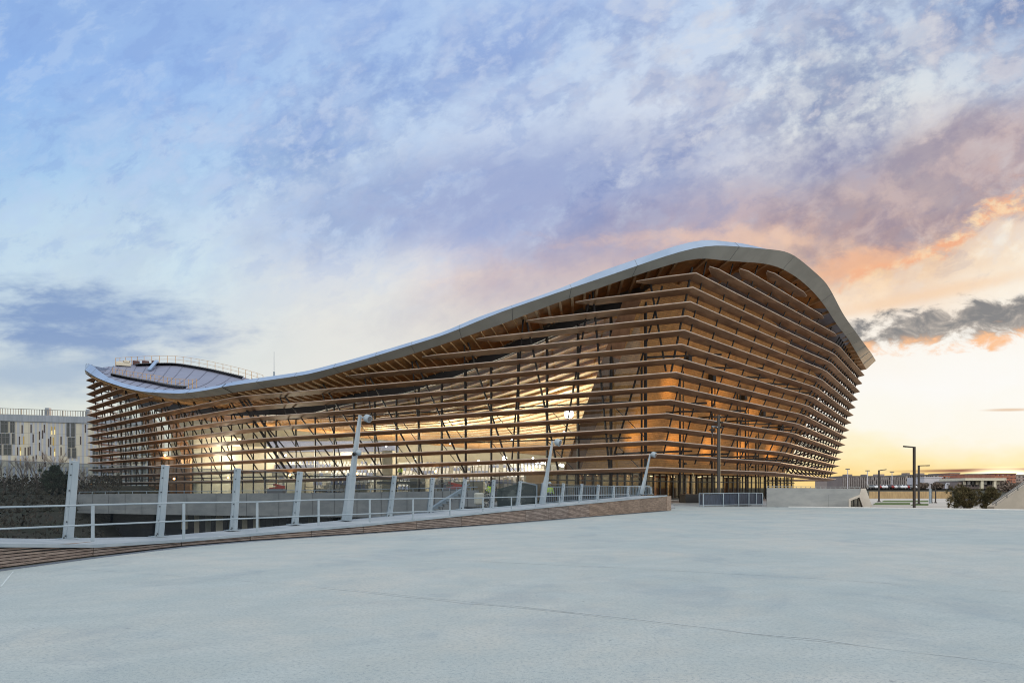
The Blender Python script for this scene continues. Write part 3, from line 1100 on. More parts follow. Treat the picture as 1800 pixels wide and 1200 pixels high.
# ---- entrance glazing under the timber wall
EN0 = np.array([3.2, 69.8])
b = MB()
g = MB()
LENT = 58
def ent(s_, z, o_=0.0):
    return Vector((SB[0] - 0.6 + sd[0] * s_ - nR[0] * (1.2 - o_), SB[1] + 0.3 + sd[1] * s_ - nR[1] * (1.2 - o_), z))
g.quad(ent(-2.5, .2), ent(LENT, .2), ent(LENT, EYE + ZB), ent(-2.5, EYE + ZB))
g.build('entrance_glass', M_gdoor, hall)
for s_ in np.arange(-2.5, LENT, 1.45):
    b = MB()
    b.beam(ent(s_, 0.2, .06), ent(s_, EYE + ZB, .06), 0.14, 0.16, up=(0.733, -0.68, 0))
    b.build('door_frame', M_black, hall)
b = MB()
b.beam(ent(-2.5, 2.35, .06), ent(LENT, 2.35, .06), 0.10, 0.12)
b.beam(ent(-2.5, 0.28, .06), ent(LENT, 0.28, .06), 0.12, 0.16)
b.build('transom', M_black, hall)
# foyer behind the glass: floor, back wall, timber posts, ceiling lamps
b = MB()
for s_, w_, mi in ((4, 5, 0), (13, 4, 1), (20, 6, 0), (30, 5, 1), (41, 6, 0), (50, 5, 1)):
    c = ent(s_, 1.7, -6.5)
    b.box(c, (w_, 0.3, 3.0), 0.82, mi)
b.build('foyer_wall', [M_cream, M_slabend], hall)
for s_ in (2, 6.5, 9, 15, 18, 24, 29):
    b = MB()
    b.beam(ent(s_, 0.2, -2.5), ent(s_ + 0.3, 3.2, -2.5), 0.3, 0.3)
    b.build('foyer_post', M_joist, hall)
for s_ in (1, 3, 7.5, 10, 16, 21, 26, 33):
    b = MB()
    b.box(ent(s_, 3.02, -3.0), (0.8, 0.12, 0.06), 0.82)
    b.build('foyer_lamp', mat('foyer_glow', (0.9, 0.8, 0.6), 0.4, emit=(1, 0.78, 0.45), estr=6.0), hall)

# ---- curtain wall along the long side: mullions, transoms, glass
gts = [2.955 - j * 2.62 / 42.2 for j in range(0, 16)] + [1.985 - j * 3.1 / 62.6 for j in range(0, 19)]
FLOOR = 0.22
for t in gts:
    a_ = fac(t, 0, GD)
    top = at(EG, t)
    b = MB()
    b.beam((top.x, top.y, FLOOR), (top.x, top.y, top.z - 0.9), 0.15, 0.30, up=(0.4, -0.9, 0))
    b.build('mullion', M_steel, hall)
gl = []
gtop = []
for t in np.linspace(1.05, 2.945, 60):
    top = at(EG, t)
    gtop.append(V(top.x, top.y, top.z - 0.9))
    gl.append(V(top.x, top.y, FLOOR))
b = MB()
b.loft([gl, gtop])
b.build('curtain_glass', M_gwall, hall)
for z in (2.9, 6.2, 9.5):
    pts = [at(EG, t) for t in np.linspace(1.05, 2.93, 40)]
    pts = [V(q.x, q.y, z) for q in pts if q.z - 0.9 > z + 0.3]
    runs = [pts]
    b = MB()
    for q, r_ in zip(pts[:-1], pts[1:]):
        if (r_ - q).length < 4.5:
            b.beam(q, r_, 0.10, 0.12)
    b.build('transom', M_steel, hall)
# slender cross rods in the glass plane
gi = [2.955 - j * 2.62 / 42.2 for j in range(0, 16)]
for j in range(0, 15, 2):
    a_, c_ = at(EG, gi[j]), at(EG, gi[j + 1])
    for z0 in (2.9, 6.2):
        if max(a_.z, c_.z) - 1 > z0 + 3.3:
            b = MB()
            b.beam((a_.x, a_.y + .3, z0), (c_.x, c_.y + .3, z0 + 3.3), 0.06, 0.06)
            b.build('cross_rod', M_steel, hall)
# left end: leaning timber fins
for (t, ka, kb, tl) in ((1.30, 12.5, -1.0, 0.10), (1.12, 14.0, -1.0, 0.05)):
    b = MB()
    b.beam(fp(t, ka, -6.0), fp(t + tl, kb, -7.0), 1.5, 0.9, up=(0.4, -0.9, 0))
    b.build('timber_fin', M_slabend, hall)

# ---- inside the hall
cF = [pix(330, 735, 122), pix(450, 742, 122), pix(650, 768, 120), pix(930, 797, 120), pix(1040, 805, 120), pix(1130, 800, 122)]
cFn = np.array([tuple(c) for c in cF])
ft = np.linspace(1.3, 2.98, 44)
NC = 16
crow = []
for j in range(NC + 1):
    w = j / NC
    row = []
    for t in ft:
        a_ = at(EG, t) + V(0, 0, -0.1)
        u = (t - 1.3) / 1.68 * 5
        c_ = Vector([float(np.interp(u, np.arange(6), cFn[:, a])) for a in range(3)])
        q = a_.lerp(c_, w)
        q.z -= 0.8 * math.sin(math.pi * w)
        row.append(q)
    crow.append(row)
b = MB()
b.loft(crow)
b.build('ceiling', M_ceil, hall, smooth=True)
M_rib = mat('rib_wood', (0.34, 0.19, 0.08), 0.6)
for j in range(1, NC * 2):
    w = j / (NC * 2)
    b = MB()
    j0 = min(int(w * NC), NC - 1)
    fj = w * NC - j0
    pts = [crow[j0][i].lerp(crow[j0 + 1][i], fj) + V(0, 0, -0.16) for i in range(0, len(ft), 3)]
    for q, r_ in zip(pts[:-1], pts[1:]):
        b.beam(q, r_, 0.34 if w < 0.3 else 0.10, 0.30 if w < 0.3 else 0.14)
    b.build('ceiling_rib', M_rib, hall)
# hall floor and back wall
b = MB()
b.prism([(-66, 118), (-24, 84.5), (6, 70.3), (24, 90), (44, 124), (-40, 128), (-60, 126)], 0.0, FLOOR - 0.02)
b.build('hall_floor', mat('hall_floor_tile', (0.5, 0.49, 0.45), 0.4), hall)
b = MB()
bw = [pix(300, 740, 123), pix(450, 742, 123), pix(650, 768, 121.5), pix(930, 797, 121.5), pix(1040, 805, 121.5), pix(1230, 800, 123.5)]
b.loft([[V(q.x, q.y, 0.2) for q in bw], [V(q.x, q.y, q.z + 3.5) for q in bw]])
b.build('back_wall', M_cream, hall)
# bright windows strip on the back wall
b = MB()
for j in range(40):
    q = pix(470 + j * 14, 822 + (j % 3), 121)
    b.box((q.x, q.y - 0.1, 4.8), (1.0, 0.12, 1.6))
b.build('back_window', mat('pale_pane', (0.62, 0.66, 0.58), 0.2, (0.5, 0.55, 0.5), 0.3), hall)
# stands: tiers with rows of blue and white seats
M_tier = mat('tier_white', (0.30, 0.29, 0.265), 0.6)
M_seatb = mat('seat_blue', (0.16, 0.19, 0.32), 0.5)
M_seatw = mat('seat_white', (0.50, 0.51, 0.54), 0.5)


def stand(xa, xb, Y0, rows_, z0, rise=0.45, tread=0.85, name='seating_stand'):
    rs_ = random.Random(int(xa))
    a_, c_ = pix(xa, 857, Y0), pix(xb, 857, Y0)
    b = MB()
    sb = MB()
    for r_ in range(rows_):
        y = Y0 + r_ * tread
        z = z0 + r_ * rise
        b.box(((a_.x + c_.x) / 2, y + tread / 2, (z + 0.2) / 2), (c_.x - a_.x, tread * 0.998, z - 0.2 + 0.001))
        n = int((c_.x - a_.x) / 0.52)
        for i in range(n):
            if random.random() < 0.06 or i % 14 == 0:
                continue
            x = a_.x + 0.3 + i * 0.52
            sb.box((x, y + 0.55, z + 0.18), (0.34, 0.36, 0.08), 0, 1 if (i // 5 + r_) % 3 else 0)
            sb.box((x, y + 0.72, z + 0.42), (0.34, 0.07, 0.40), 0, 1 if (i // 5 + r_) % 3 else 0)
    st_ = b.build(name, M_tier, hall)
    sub(st_, hall)
    ss = sb.build('seats', [M_seatb, M_seatw], st_)
    ss['kind'] = 'stuff'


stand(470, 660, 100, 9, 1.4)
stand(690, 960, 98, 9, 1.2)
stand(560, 640, 86, 5, 0.5)
stand(720, 800, 84, 5, 0.5)
stand(860, 925, 82, 6, 0.6)
# rails, scaffold legs and odds and ends between the stands and the glass
rr = random.Random(77)
for n_ in range(46):
    xx, Y = rr.uniform(455, 955), rr.uniform(79, 98)
    if xx > 700:
        Y = rr.uniform(76, 92)
    q = pix(xx, 857, Y)
    b = MB()
    kd = rr.random()
    if kd < 0.45:
        hgt_ = rr.uniform(1.0, 4.2)
        b.beam((q.x, Y, 0.2), (q.x + rr.uniform(-.2, .2), Y, hgt_), 0.09, 0.09)
        b.beam((q.x - .8, Y, hgt_ * .8), (q.x + .9, Y, hgt_ * .8), 0.07, 0.07)
        b.build('scaffold', M_steel, hall)
    elif kd < 0.75:
        L_ = rr.uniform(1.5, 4)
        z_ = rr.uniform(0.9, 3.4)
        b.beam((q.x, Y, z_), (q.x + L_, Y, z_ + rr.choice((0, 0, .9))), 0.06, 0.06)
        b.beam((q.x, Y, z_ - .5), (q.x + L_, Y, z_ - .5), 0.05, 0.05)
        for f in (0, .33, .66, 1):
            b.beam((q.x + L_ * f, Y, 0.2), (q.x + L_ * f, Y, z_), 0.05, 0.05)
        b.build('stand_rail', M_steel2 if kd < .6 else M_white, hall)
    else:
        z_ = rr.uniform(.3, .8)
        b.box((q.x, Y, 0.2 + z_), (rr.uniform(.5, 1.6), rr.uniform(.5, 1), z_ * 2))
        b.build('crate', rr.choice([M_steel2, M_conc, M_cream, M_slabend]), hall)
# upper tier gallery with white parapet
b = MB()
for xa, xb, Y, z0, z1 in ((470, 700, 112, 6.2, 7.2), (700, 960, 113, 4.6, 5.6), (420, 560, 95, 3.0, 3.8)):
    a_, c_ = pix(xa, 857, Y), pix(xb, 857, Y)
    b.box(((a_.x + c_.x) / 2, Y, (z0 + z1) / 2), (c_.x - a_.x, 0.4, z1 - z0))
b.build('gallery_parapet', M_tier, hall)
b = MB()
for xa, xb, Y, z0, z1 in ((470, 700, 113, 7.3, 9.0), (420, 560, 96.2, 4.0, 4.7)):
    a_, c_ = pix(xa, 857, Y), pix(xb, 857, Y)
    b.box(((a_.x + c_.x) / 2, Y, (z0 + z1) / 2), (c_.x - a_.x, 0.8, z1 - z0))
b.build('gallery_seats', M_seatb, hall)
# pale inner rooms close behind the glass on the left
for xa, xb, Y, z1 in ((338, 404, 97, 8.6), (408, 470, 93, 7.0), (500, 535, 88, 3.4), (672, 690, 84, 6.0), (720, 748, 82, 3.0), (800, 850, 80, 2.3)):
    a_, c_ = pix(xa, 857, Y), pix(xb, 857, Y)
    b = MB()
    b.box(((a_.x + c_.x) / 2, Y + 2, (z1 + .2) / 2), (c_.x - a_.x, 4, z1 - .2))
    b.build('inner_room', M_cream, hall)
# dark store at the far left interior
for xa, xb, Y, z1 in ((262, 334, 108, 6.2),):
    a_, c_ = pix(xa, 857, Y), pix(xb, 857, Y)
    b = MB()
    b.box(((a_.x + c_.x) / 2, Y + 2, (z1 + .2) / 2), (c_.x - a_.x, 4, z1 - .2))
    b.build('inner_room', M_slabend, hall)
# catwalk trusses under the ceiling
for xa, ya, xb, yb, Y in ((820, 682, 870, 676, 95), (935, 690, 985, 684, 92), (560, 700, 620, 696, 96), (640, 745, 720, 735, 100)):
    a_, c_ = pix(xa, ya, Y), pix(xb, yb, Y)
    b = MB()
    for o_ in (0, 0.6):
        b.beam(a_ + V(0, o_, 0), c_ + V(0, o_, 0), 0.1, 0.1)
        b.beam(a_ + V(0, o_, 0.7), c_ + V(0, o_, 0.7), 0.1, 0.1)
    for f in np.linspace(0, 1, 7):
        q = a_.lerp(c_, f)
        b.beam(q, q + V(0.3, 0, 0.7), 0.07, 0.07)
    b.build('lighting_truss', M_steel2, hall)


def lamp(x, y, Y, r, power, col, mt):
    q = pix(x, y, Y)
    b = MB()
    b.ball(q, r, 10, 6)
    o = b.build('floodlight', mt, hall)
    if power:
        l = bpy.data.lights.new('floodlight_beam', 'POINT')
        l.energy = power * 5.0
        l.color = col
        l.shadow_soft_size = max(r, 0.9)
        lo_ = bpy.data.objects.new('floodlight_beam', l)
        COL.objects.link(lo_)
        lo_.location = q + V(0, -0.2, -0.6) - parent_origin(hall)
        lo_.parent = hall


WARM = (1.0, 0.86, 0.66)
lamp(1000, 727, 84, 0.55, 300, WARM, M_lampw)
lamp(857, 679, 92, 0.26, 200, WARM, M_lampw)
lamp(887, 805, 92, 0.30, 200, WARM, M_lampw)
for x, y in ((944, 812), (953, 813), (960, 814), (985, 817), (989, 818)):
    lamp(x, y, 92, 0.18, 0, WARM, M_lampw)
for x, y in ((950, 690), (975, 708), (835, 682), (925, 685), (470, 738), (490, 737), (600, 748), (655, 720)):
    lamp(x, y, 95, 0.13, 0, WARM, M_lampw)
# rows of soft fill lamps added to brighten the hall interior
for hx, hy, hz in ((-44, 106, 7.6), (-35, 103, 7.6), (-26, 100, 7.4), (-26, 112, 6.6), (-17, 96, 7.2), (-15, 110, 6.0), (-8, 92, 7.4), (-5, 106, 5.6), (0, 88, 7.6), (3, 101, 5.8), (6, 82, 8.0), (8, 94, 6.2), (-38, 93, 6.0), (-28, 88, 5.6)):
    px_, py_ = CX + FPX * hx / hy, HY - FPX * (hz - EYE) / hy
    lamp(px_, py_, hy, 0.12, 520 if hx < -24 else (460 if hx < -6 else 300), WARM, M_lampw)
lamp(290, 800, 100, 0.15, 60, (1.0, 0.6, 0.25), M_lampo)
for x, y, Y in ((306, 841, 84), (401, 839, 82), (509, 835, 80), (628, 832, 76), (766, 828, 73), (930, 822, 71), (510, 834, 81)):
    lamp(x, y, Y, 0.13, 0, WARM, M_lampo)

# warm uplights added to make the reflected-sun patches on the timber wall
for tau, z, pw in ((6, 3.0, 420), (14, 2.6, 420), (22, 2.6, 420), (31, 2.6, 420), (40, 2.6, 420), (9, 8.2, 300), (19, 8.0, 300), (29, 7.0, 260)):
    q = slab(tau, z) + Vector((nR[0] * 3.0, nR[1] * 3.0, 0))
    b = MB()
    b.box(q, (0.35, 0.3, 0.22), 0.8)
    o = b.build('added_uplight', M_black, hall, bevel=0.03)
    l = bpy.data.lights.new('added_uplight_beam', 'SPOT')
    l.energy = pw * 1.4
    l.color = (1.0, 0.60, 0.20)
    l.spot_size, l.spot_blend = R(125), 1.0
    l.shadow_soft_size = 0.15
    lo_ = bpy.data.objects.new('added_uplight_beam', l)
    COL.objects.link(lo_)
    tgt = slab(tau + 2.0, z + 3.4)
    pos = q + V(0, 0, 0.25)
    lo_.location = pos - parent_origin(hall)
    lo_.rotation_euler = (pos - tgt).to_track_quat('Z', 'Y').to_euler()
    lo_.parent = hall


# number on the entrance glass
fc = bpy.data.curves.new('door_number', 'FONT')
fc.body = "2"
fc.size = 0.95
fc.extrude = 0.02
_t = bpy.data.objects.new('door_number_text', fc)
COL.objects.link(_t)
bpy.context.view_layer.update()
fm = bpy.data.meshes.new_from_object(_t.evaluated_get(bpy.context.evaluated_depsgraph_get()))
bpy.data.objects.remove(_t)
fo = bpy.data.objects.new('door_number', fm)
COL.objects.link(fo)
fm.materials.clear()
fm.materials.append(mat('pale_yellow_paint', (0.75, 0.62, 0.30), 0.5))
fq = pix(1216, 841, 76.5)
fo.location = fq - parent_origin(hall)
fo.rotation_euler = (R(90), 0, R(47))
fo.parent = hall

# ------------------------------------------------------------------ ground, plaza, deck
def hts(X, Y):
    def sm(v, a, b_):
        u = np.clip((v - a) / (b_ - a), 0, 1)
        return u * u * (3 - 2 * u)
    low = -6.0 + 0 * X
    left = -6.0 + 7.9 * sm(Y, 52, 104)
    rgt = -1.4 + 2.6 * sm(Y, 205, 245)
    mid = -6.0 + 7.2 * sm(Y, 140, 190)
    wl = 1 - sm(X, -52, -46 + 0 * X)
    wr = sm(X, 7, 13)
    h = mid * (1 - wl) * (1 - wr) + left * wl + rgt * wr
    return h


gx = np.unique(np.concatenate([np.arange(-260, 200, 5.0), np.linspace(-2600, -260, 16), np.linspace(200, 2600, 16)]))
gy = np.unique(np.concatenate([np.arange(-60, 270, 5.0), np.linspace(270, 3600, 24), [-400, -200]]))
b = MB()
b.loft([[Vector((x, y, float(hts(np.array(x), np.array(y))))) for x in gx] for y in gy])
M_ground = mat('earth', (0.055, 0.05, 0.038), 0.95, (0.035, 0.04, 0.022), 0.25, bump=0.3, bscale=3)
struct(b.build('terrain', M_ground, smooth=True))

BASE = [(-10.8, -8), (-10.7, 0), (-10.5, 8), (-10.1, 14), (-9.7, 16.5), (-9.0, 19.4), (-7.9, 21.5), (-5.2, 25), (-0.5, 31.7), (3.0, 37.3), (10.9, 50)]
CAPZ = [0.62, 0.6, 0.55, 0.50, 0.28, 0.19, 0.21, 0.32, 0.59, 0.74, 1.08]
EDGE = [(12.6, 57.0), (14.2, 63.2), (22, 60), (29, 56.3), (36.6, 51.2), (44, 45), (60, 30)]
poly = [(60, -8)] + EDGE[::-1] + BASE[::-1]
b = MB()
b.prism(poly, -0.6, 0.0)
struct(b.build('plaza', M_plaza))
# pour joints and faint long cracks in the concrete
M_joint = mat('joint_line', (0.36, 0.41, 0.43), 0.9)
M_pale = mat('joint_pale', (0.56, 0.62, 0.635), 0.9, (0.46, 0.52, 0.54), 3.0)


def ground_line(pts, w, z, mt, jit=0.02, name='pavement_joint'):
    b = MB()
    P = [Vector((x, y, 0)) for x, y in pts]
    L, Rr = [], []
    full = []
    for a_, c_ in zip(P[:-1], P[1:]):
        n = max(2, int((c_ - a_).length / 0.35))
        full += [a_.lerp(c_, i / n) for i in range(n)]
    full.append(P[-1])
    for i, q in enumerate(full):
        d = (full[min(i + 1, len(full) - 1)] - full[max(i - 1, 0)]).normalized()
        nn = Vector((-d.y, d.x, 0))
        o_ = rng.normal(0, jit)
        ww = w * (0.35 + 0.9 * rng.random())
        L.append(Vector((q.x, q.y, z)) + nn * (o_ - ww / 2))
        Rr.append(Vector((q.x, q.y, z)) + nn * (o_ + ww / 2))
    b.loft([L, Rr])
    return struct(b.build(name, mt))


def gp(x, y, z=0.0):
    Y = FPX * (EYE - z) / (y - HY)
    return ((x - CX) * Y / FPX, Y)


ground_line([gp(110, 998), gp(280, 1009), gp(560, 1030), gp(900, 1065), gp(1200, 1100), gp(1500, 1133), gp(1790, 1168)], 0.011, 0.004, mat('joint_soft', (0.44, 0.485, 0.50), 0.9), 0.012)
ground_line([gp(900, 1063), gp(1200, 1098), gp(1500, 1131)], 0.03, 0.003, mat('joint_faint', (0.46, 0.51, 0.525), 0.9, (0.40, 0.45, 0.47), 3.0), 0.02)
ground_line([gp(560, 1032), gp(900, 1067), gp(1010, 1078)], 0.03, 0.003, mat('joint_faint', (0.46, 0.51, 0.525)), 0.03)
ground_line([gp(820, 985), gp(1100, 998), gp(1400, 1014), gp(1790, 1040)], 0.018, 0.004, M_joint, 0.02)
ground_line([gp(2, 1030), gp(24, 1004)], 0.03, 0.004, M_pale, 0.005)
# drain channel along the foot of the timber wall
b = MB()
L1, L2 = [], []
for i, (x, y) in enumerate(BASE):
    a_ = np.array(BASE[max(i - 1, 0)]); c_ = np.array(BASE[min(i + 1, len(BASE) - 1)])
    d = (c_ - a_) / np.hypot(*(c_ - a_))
    n = np.array([d[1], -d[0]])
    L1.append(V(x + n[0] * 0.02, y + n[1] * 0.02, 0.004)); L2.append(V(x + n[0] * 0.30, y + n[1] * 0.30, 0.004))
b.loft([L1, L2])
struct(b.build('drain_channel', mat('drain_grating', (0.16, 0.20, 0.26), 0.6, (0.09, 0.115, 0.15), 22.0))) 
# pale edge strip where the plaza ends
b = MB()
for (a_, c_) in zip(EDGE[2:-1], EDGE[3:]):
    b.beam((a_[0], a_[1], 0.03), (c_[0], c_[1], 0.03), 0.55, 0.06)
struct(b.build('kerb_strip', mat('pale_kerb', (0.72, 0.71, 0.68), 0.7, (0.62, 0.61, 0.59), 0.8)))

# forecourt in front of the entrance and the terrace under the hall
b = MB()
b.prism([(12.4, 54.0), (14.4, 63.6), (22, 62.6), (30, 74), (58, 128), (56, 150), (40, 140), (8, 74), (0, 70), (0.5, 62), (8.0, 55.0)], -1.5, 0.10)
struct(b.build('forecourt', mat('forecourt_paving', (0.36, 0.38, 0.40), 0.8, (0.28, 0.30, 0.32), 0.8)))
TW = [pix(136, 868, 84), pix(280, 867, 78.8), pix(550, 866, 69.5), pix(764, 863, 59.5), pix(837, 861, 57.0)]
TWB = [pix(136, 901, 84), pix(280, 904, 78.8), pix(550, 908, 69.5), pix(764, 909, 59.5), pix(837, 909, 57.0)]
b = MB()
ter = [(q.x + 0.1, q.y + 0.35) for q in TW] + [(0.4, 61.5), (0.0, 70), (8, 74.2), (40, 140), (-20, 150), (-80, 150), (-78, 118), (-56, 96)]
b.prism(ter, -1.2, 0.20)
struct(b.build('terrace', mat('terrace_paving', (0.32, 0.33, 0.33), 0.85, (0.26, 0.27, 0.28), 0.7)))

pw = thing('parapet_wall', (-30, 70, 0), 'long smooth grey concrete terrace wall below the left louvres', 'wall')
b = MB()
o3 = V(0.2, 0.4, 0)
b.loft([[q + o3 for q in TWB], TWB, TW, [q + o3 for q in TW], [q + o3 for q in TWB]])
b.quad(TWB[-1], TWB[-1] + o3, TW[-1] + o3, TW[-1])
b.build('wall', M_conc, pw)
b = MB()
for i in range(len(TW) - 1):
    for f in np.arange(0, 1, 0.2):
        q0_, q1_ = TWB[i].lerp(TWB[i + 1], f), TW[i].lerp(TW[i + 1], f)
        b.beam(q0_ + V(-.012, -.02, .02), q1_ + V(-.012, -.02, -.02), 0.035, 0.02, up=(0.5, -0.85, 0))
b.build('panel_joint', M_steel2, pw)
b = MB()
for i in range(len(TW) - 1):
    n = 6
    for j in range(n):
        q = TW[i].lerp(TW[i + 1], j / n) + o3 * 0.5
        b.beam(q, q + V(0, 0, 0.26), 0.06, 0.06)
    b.tube([TW[i] + o3 * .5 + V(0, 0, .26), TW[i + 1] + o3 * .5 + V(0, 0, .26)], 0.035, 6)
b.build('top_rail', M_white, pw)

# lower storey under the terrace: dark glazed shopfront in a recess
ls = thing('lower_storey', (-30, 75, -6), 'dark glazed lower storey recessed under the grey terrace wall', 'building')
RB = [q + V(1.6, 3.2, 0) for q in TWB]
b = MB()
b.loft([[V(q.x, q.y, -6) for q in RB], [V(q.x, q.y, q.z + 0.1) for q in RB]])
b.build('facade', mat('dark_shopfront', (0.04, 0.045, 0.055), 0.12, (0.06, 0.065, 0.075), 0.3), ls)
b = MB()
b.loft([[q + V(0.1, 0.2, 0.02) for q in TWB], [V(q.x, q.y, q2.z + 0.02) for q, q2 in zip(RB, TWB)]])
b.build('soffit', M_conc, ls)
for i in range(1, 4):
    for f in np.arange(0, 1, 0.085 if i < 3 else 0.16):
        q = RB[i].lerp(RB[i + 1], f)
        b = MB()
        hgt = random.choice((1.9, 2.6, 3.4))
        b.box((q.x - .1, q.y - 0.12, -6 + 4.6 - hgt / 2 + 0.15), (random.uniform(0.5, 1.0), 0.12, hgt), 0.55)
        b.build('window', random.choice([M_cream, M_conc, mat('lit_dull', (0.3, 0.3, 0.26), 0.5), M_steel2]), ls)
# side wall of the trench, closing the gap under the bridge end
b = MB()
b.loft([[V(-2.6, 57, -6), V(4.2, 60, -6), V(9.5, 52, -6), V(11.5, 50, -6)], [V(-2.6, 57, -1.0), V(4.2, 60, 0.0), V(9.5, 52, 0.0), V(11.5, 50, 0.0)]])
tag(b.build('retaining_wall', M_conc), 'grey retaining wall closing the trench below the bridge end', 'wall')

# ---- timber clad upstand along the deck
M_BRD = [mat('weathered_board', (0.40, 0.32, 0.27), 0.85, (0.20, 0.15, 0.125), 2.2, (1, 1, 9), bump=0.6, bscale=30, lo=0.32, hi=0.66),
         mat('weathered_board_grey', (0.36, 0.30, 0.265), 0.85, (0.18, 0.14, 0.12), 2.6, (1, 1, 9), bump=0.6, bscale=30, lo=0.32, hi=0.66),
         mat('weathered_board_tan', (0.40, 0.30, 0.23), 0.85, (0.22, 0.155, 0.115), 2.2, (1, 1, 9), bump=0.6, bscale=30, lo=0.3, hi=0.68)]
tw = thing('timber_upstand', (0, 30, 0), 'low weathered plank wall edging the pale plaza', 'wall')
for i in range(len(BASE) - 1):
    a_, c_ = Vector((*BASE[i], 0)), Vector((*BASE[i + 1], 0))
    L = (c_ - a_).length
    n = max(1, int(round(L / 2.35)))
    for j in range(n):
        f0, f1 = j / n, (j + 1) / n
        p0_, p1_ = a_.lerp(c_, f0), a_.lerp(c_, f1)
        z0_, z1_ = CAPZ[i] + (CAPZ[i + 1] - CAPZ[i]) * f0, CAPZ[i] + (CAPZ[i + 1] - CAPZ[i]) * f1
        d = (p1_ - p0_).normalized()
        nn = Vector((-d.y, d.x, 0))
        b = MB()
        s0, s1 = p0_ + d * 0.012, p1_ - d * 0.012
        # individual boards, laid one above the other, cut to the rising cap
        pitch = 0.064
        for r_ in range(20):
            za, zb_ = 0.03 + r_ * pitch, 0.03 + (r_ + 1) * pitch - 0.016
            ja = rng.normal(0, 0.004)
            ta, tb_ = min(zb_, z0_ - 0.07), min(zb_, z1_ - 0.07)
            if ta <= za + .02 and tb_ <= za + .02:
                break
            ta, tb_ = max(ta, za + 0.004), max(tb_, za + 0.004)
            o_ = nn * (0.02 + ja)
            vs = [s0 + o_ + V(0, 0, za), s1 + o_ + V(0, 0, za), s1 + o_ + V(0, 0, tb_), s0 + o_ + V(0, 0, ta)]
            ws = [q + nn * 0.05 for q in vs]
            b.add(vs + ws, [(0, 1, 2, 3), (7, 6, 5, 4), (3, 2, 6, 7), (0, 4, 5, 1), (0, 3, 7, 4), (1, 5, 6, 2)])
        b.build('plank_panel', M_BRD[2] if (i == len(BASE) - 2 and j >= 1) else M_BRD[int(rng.integers(0, 2))], tw)
b = MB()
for i in range(len(BASE) - 1):
    a_, c_ = Vector((*BASE[i], 0)), Vector((*BASE[i + 1], 0))
    d = (c_ - a_).normalized()
    nn = Vector((-d.y, d.x, 0))
    b.quad(a_ + nn * 0.09, c_ + nn * 0.09, c_ + nn * 0.09 + V(0, 0, CAPZ[i + 1] - .07), a_ + nn * 0.09 + V(0, 0, CAPZ[i] - .07))
b.build('backing', M_dark, tw)
b = MB()
b.box((11.1, 50.4, 0.52), (0.08, 0.9, 1.02), -0.55)
b.build('end_board', M_BRD[2], tw)

# ---- glass barrier, posts
PT = [132, 291.5, 418, 527.5, 614.6, 693.5, 760.7, 818, 868, 914.6, 954.9, 990.7, 1023, 1052, 1079.4, 1104.4, 1125, 1144]
PTY = [810, 817, 822.5, 828.3, 831, 835.7, 839, 841.7, 843, 845.8, 848, 849, 850, 851.4, 852.8, 853.7, 854.6, 855.5]
PB = [120, 280, 410, 518, 607, 684, 754.5, 811, 864, 909.7, 951, 986.6, 1019, 1049, 1077, 1103, 1122, 1144]
PBY = [946, 942, 931, 920.5, 913.6, 907.2, 902, 894, 892.6, 889, 885, 883.5, 881.5, 878, 875, 872.5, 870, 868]
GY = [18.0 * (1 + 0.1176 * n) for n in range(18)]
gtopP = [pix(PT[n], PTY[n], GY[n]) for n in range(18)]
gbotP = [pix(PB[n], PBY[n], GY[n]) for n in range(18)]
dG = (gbotP[10] - gbotP[0]); dG.z = 0; dG.normalize()
prevT = gtopP[0] * 2 - gtopP[1]; prevB = gbotP[0] * 2 - gbotP[1]; prevB.z += .1
gtopP = [prevT * 2 - gtopP[0] , prevT] + gtopP
gbotP = [prevB * 2 - gbotP[0], prevB] + gbotP
gb = thing('glass_barrier', tuple(gbotP[2]), 'glass parapet with leaning white bolted steel posts along the footbridge', 'barrier')
side = Vector((dG.y, -dG.x, 0))
for n in range(len(gtopP)):
    a_, c_ = gbotP[n], gtopP[n]
    hh = (c_ - a_).length
    sc_ = min(1.0, hh / 1.5)
    b = MB()
    # tapered fin: deep at the foot, with a narrower glazing flange in front
    b.beam(a_ + dG * 0.0, c_, 0.17, 0.20, up=side, w2=0.15, h2=0.14)
    po = b.build('post', M_white, gb, bevel=0.012)
    sub(po, gb)
    b = MB()
    b.box(a_ + V(0, 0, 0.0) - dG * .03, (0.42, 0.30, 0.03), math.atan2(dG.y, dG.x))
    for ox, oy in ((-.16, -.1), (.12, -.1)):
        w_ = a_ + dG * ox + side * (.11)
        b.tube([w_ + V(0, 0, .01), w_ + V(0, 0, .05)], 0.02, 6, mi=1)
    b.build('base_plate', [M_white, M_bolt], po)
    b = MB()
    b.beam(a_ - dG * 0.12 + side * 0.05, c_ - dG * 0.10 + side * 0.03, 0.08, 0.05, up=side)
    for f in (0.04, 0.22, 0.42, 0.62, 0.82, 0.96):
        q = a_.lerp(c_, f) - dG * 0.115 + side * 0.082
        b.ball(q, 0.020, 6, 4, mi=1)
    b.build('flange', [M_white, M_bolt], po)
for n in range(len(gtopP) - 1):
    a0, a1 = gbotP[n] + dG * 0.12, gbotP[n + 1] - dG * 0.12
    c0, c1 = gtopP[n] + dG * 0.10 + V(0, 0, -.06), gtopP[n + 1] - dG * 0.10 + V(0, 0, -.06)
    b = MB()
    b.quad(a0 - side * .02, a1 - side * .02, c1 - side * .02, c0 - side * .02)
    po = b.build('glass_panel', M_gfence, gb)
    sub(po, gb)
    b = MB()
    b.beam(c0 - side * .02, c1 - side * .02, 0.012, 0.02)
    b.build('glass_edge', M_steel2, po)

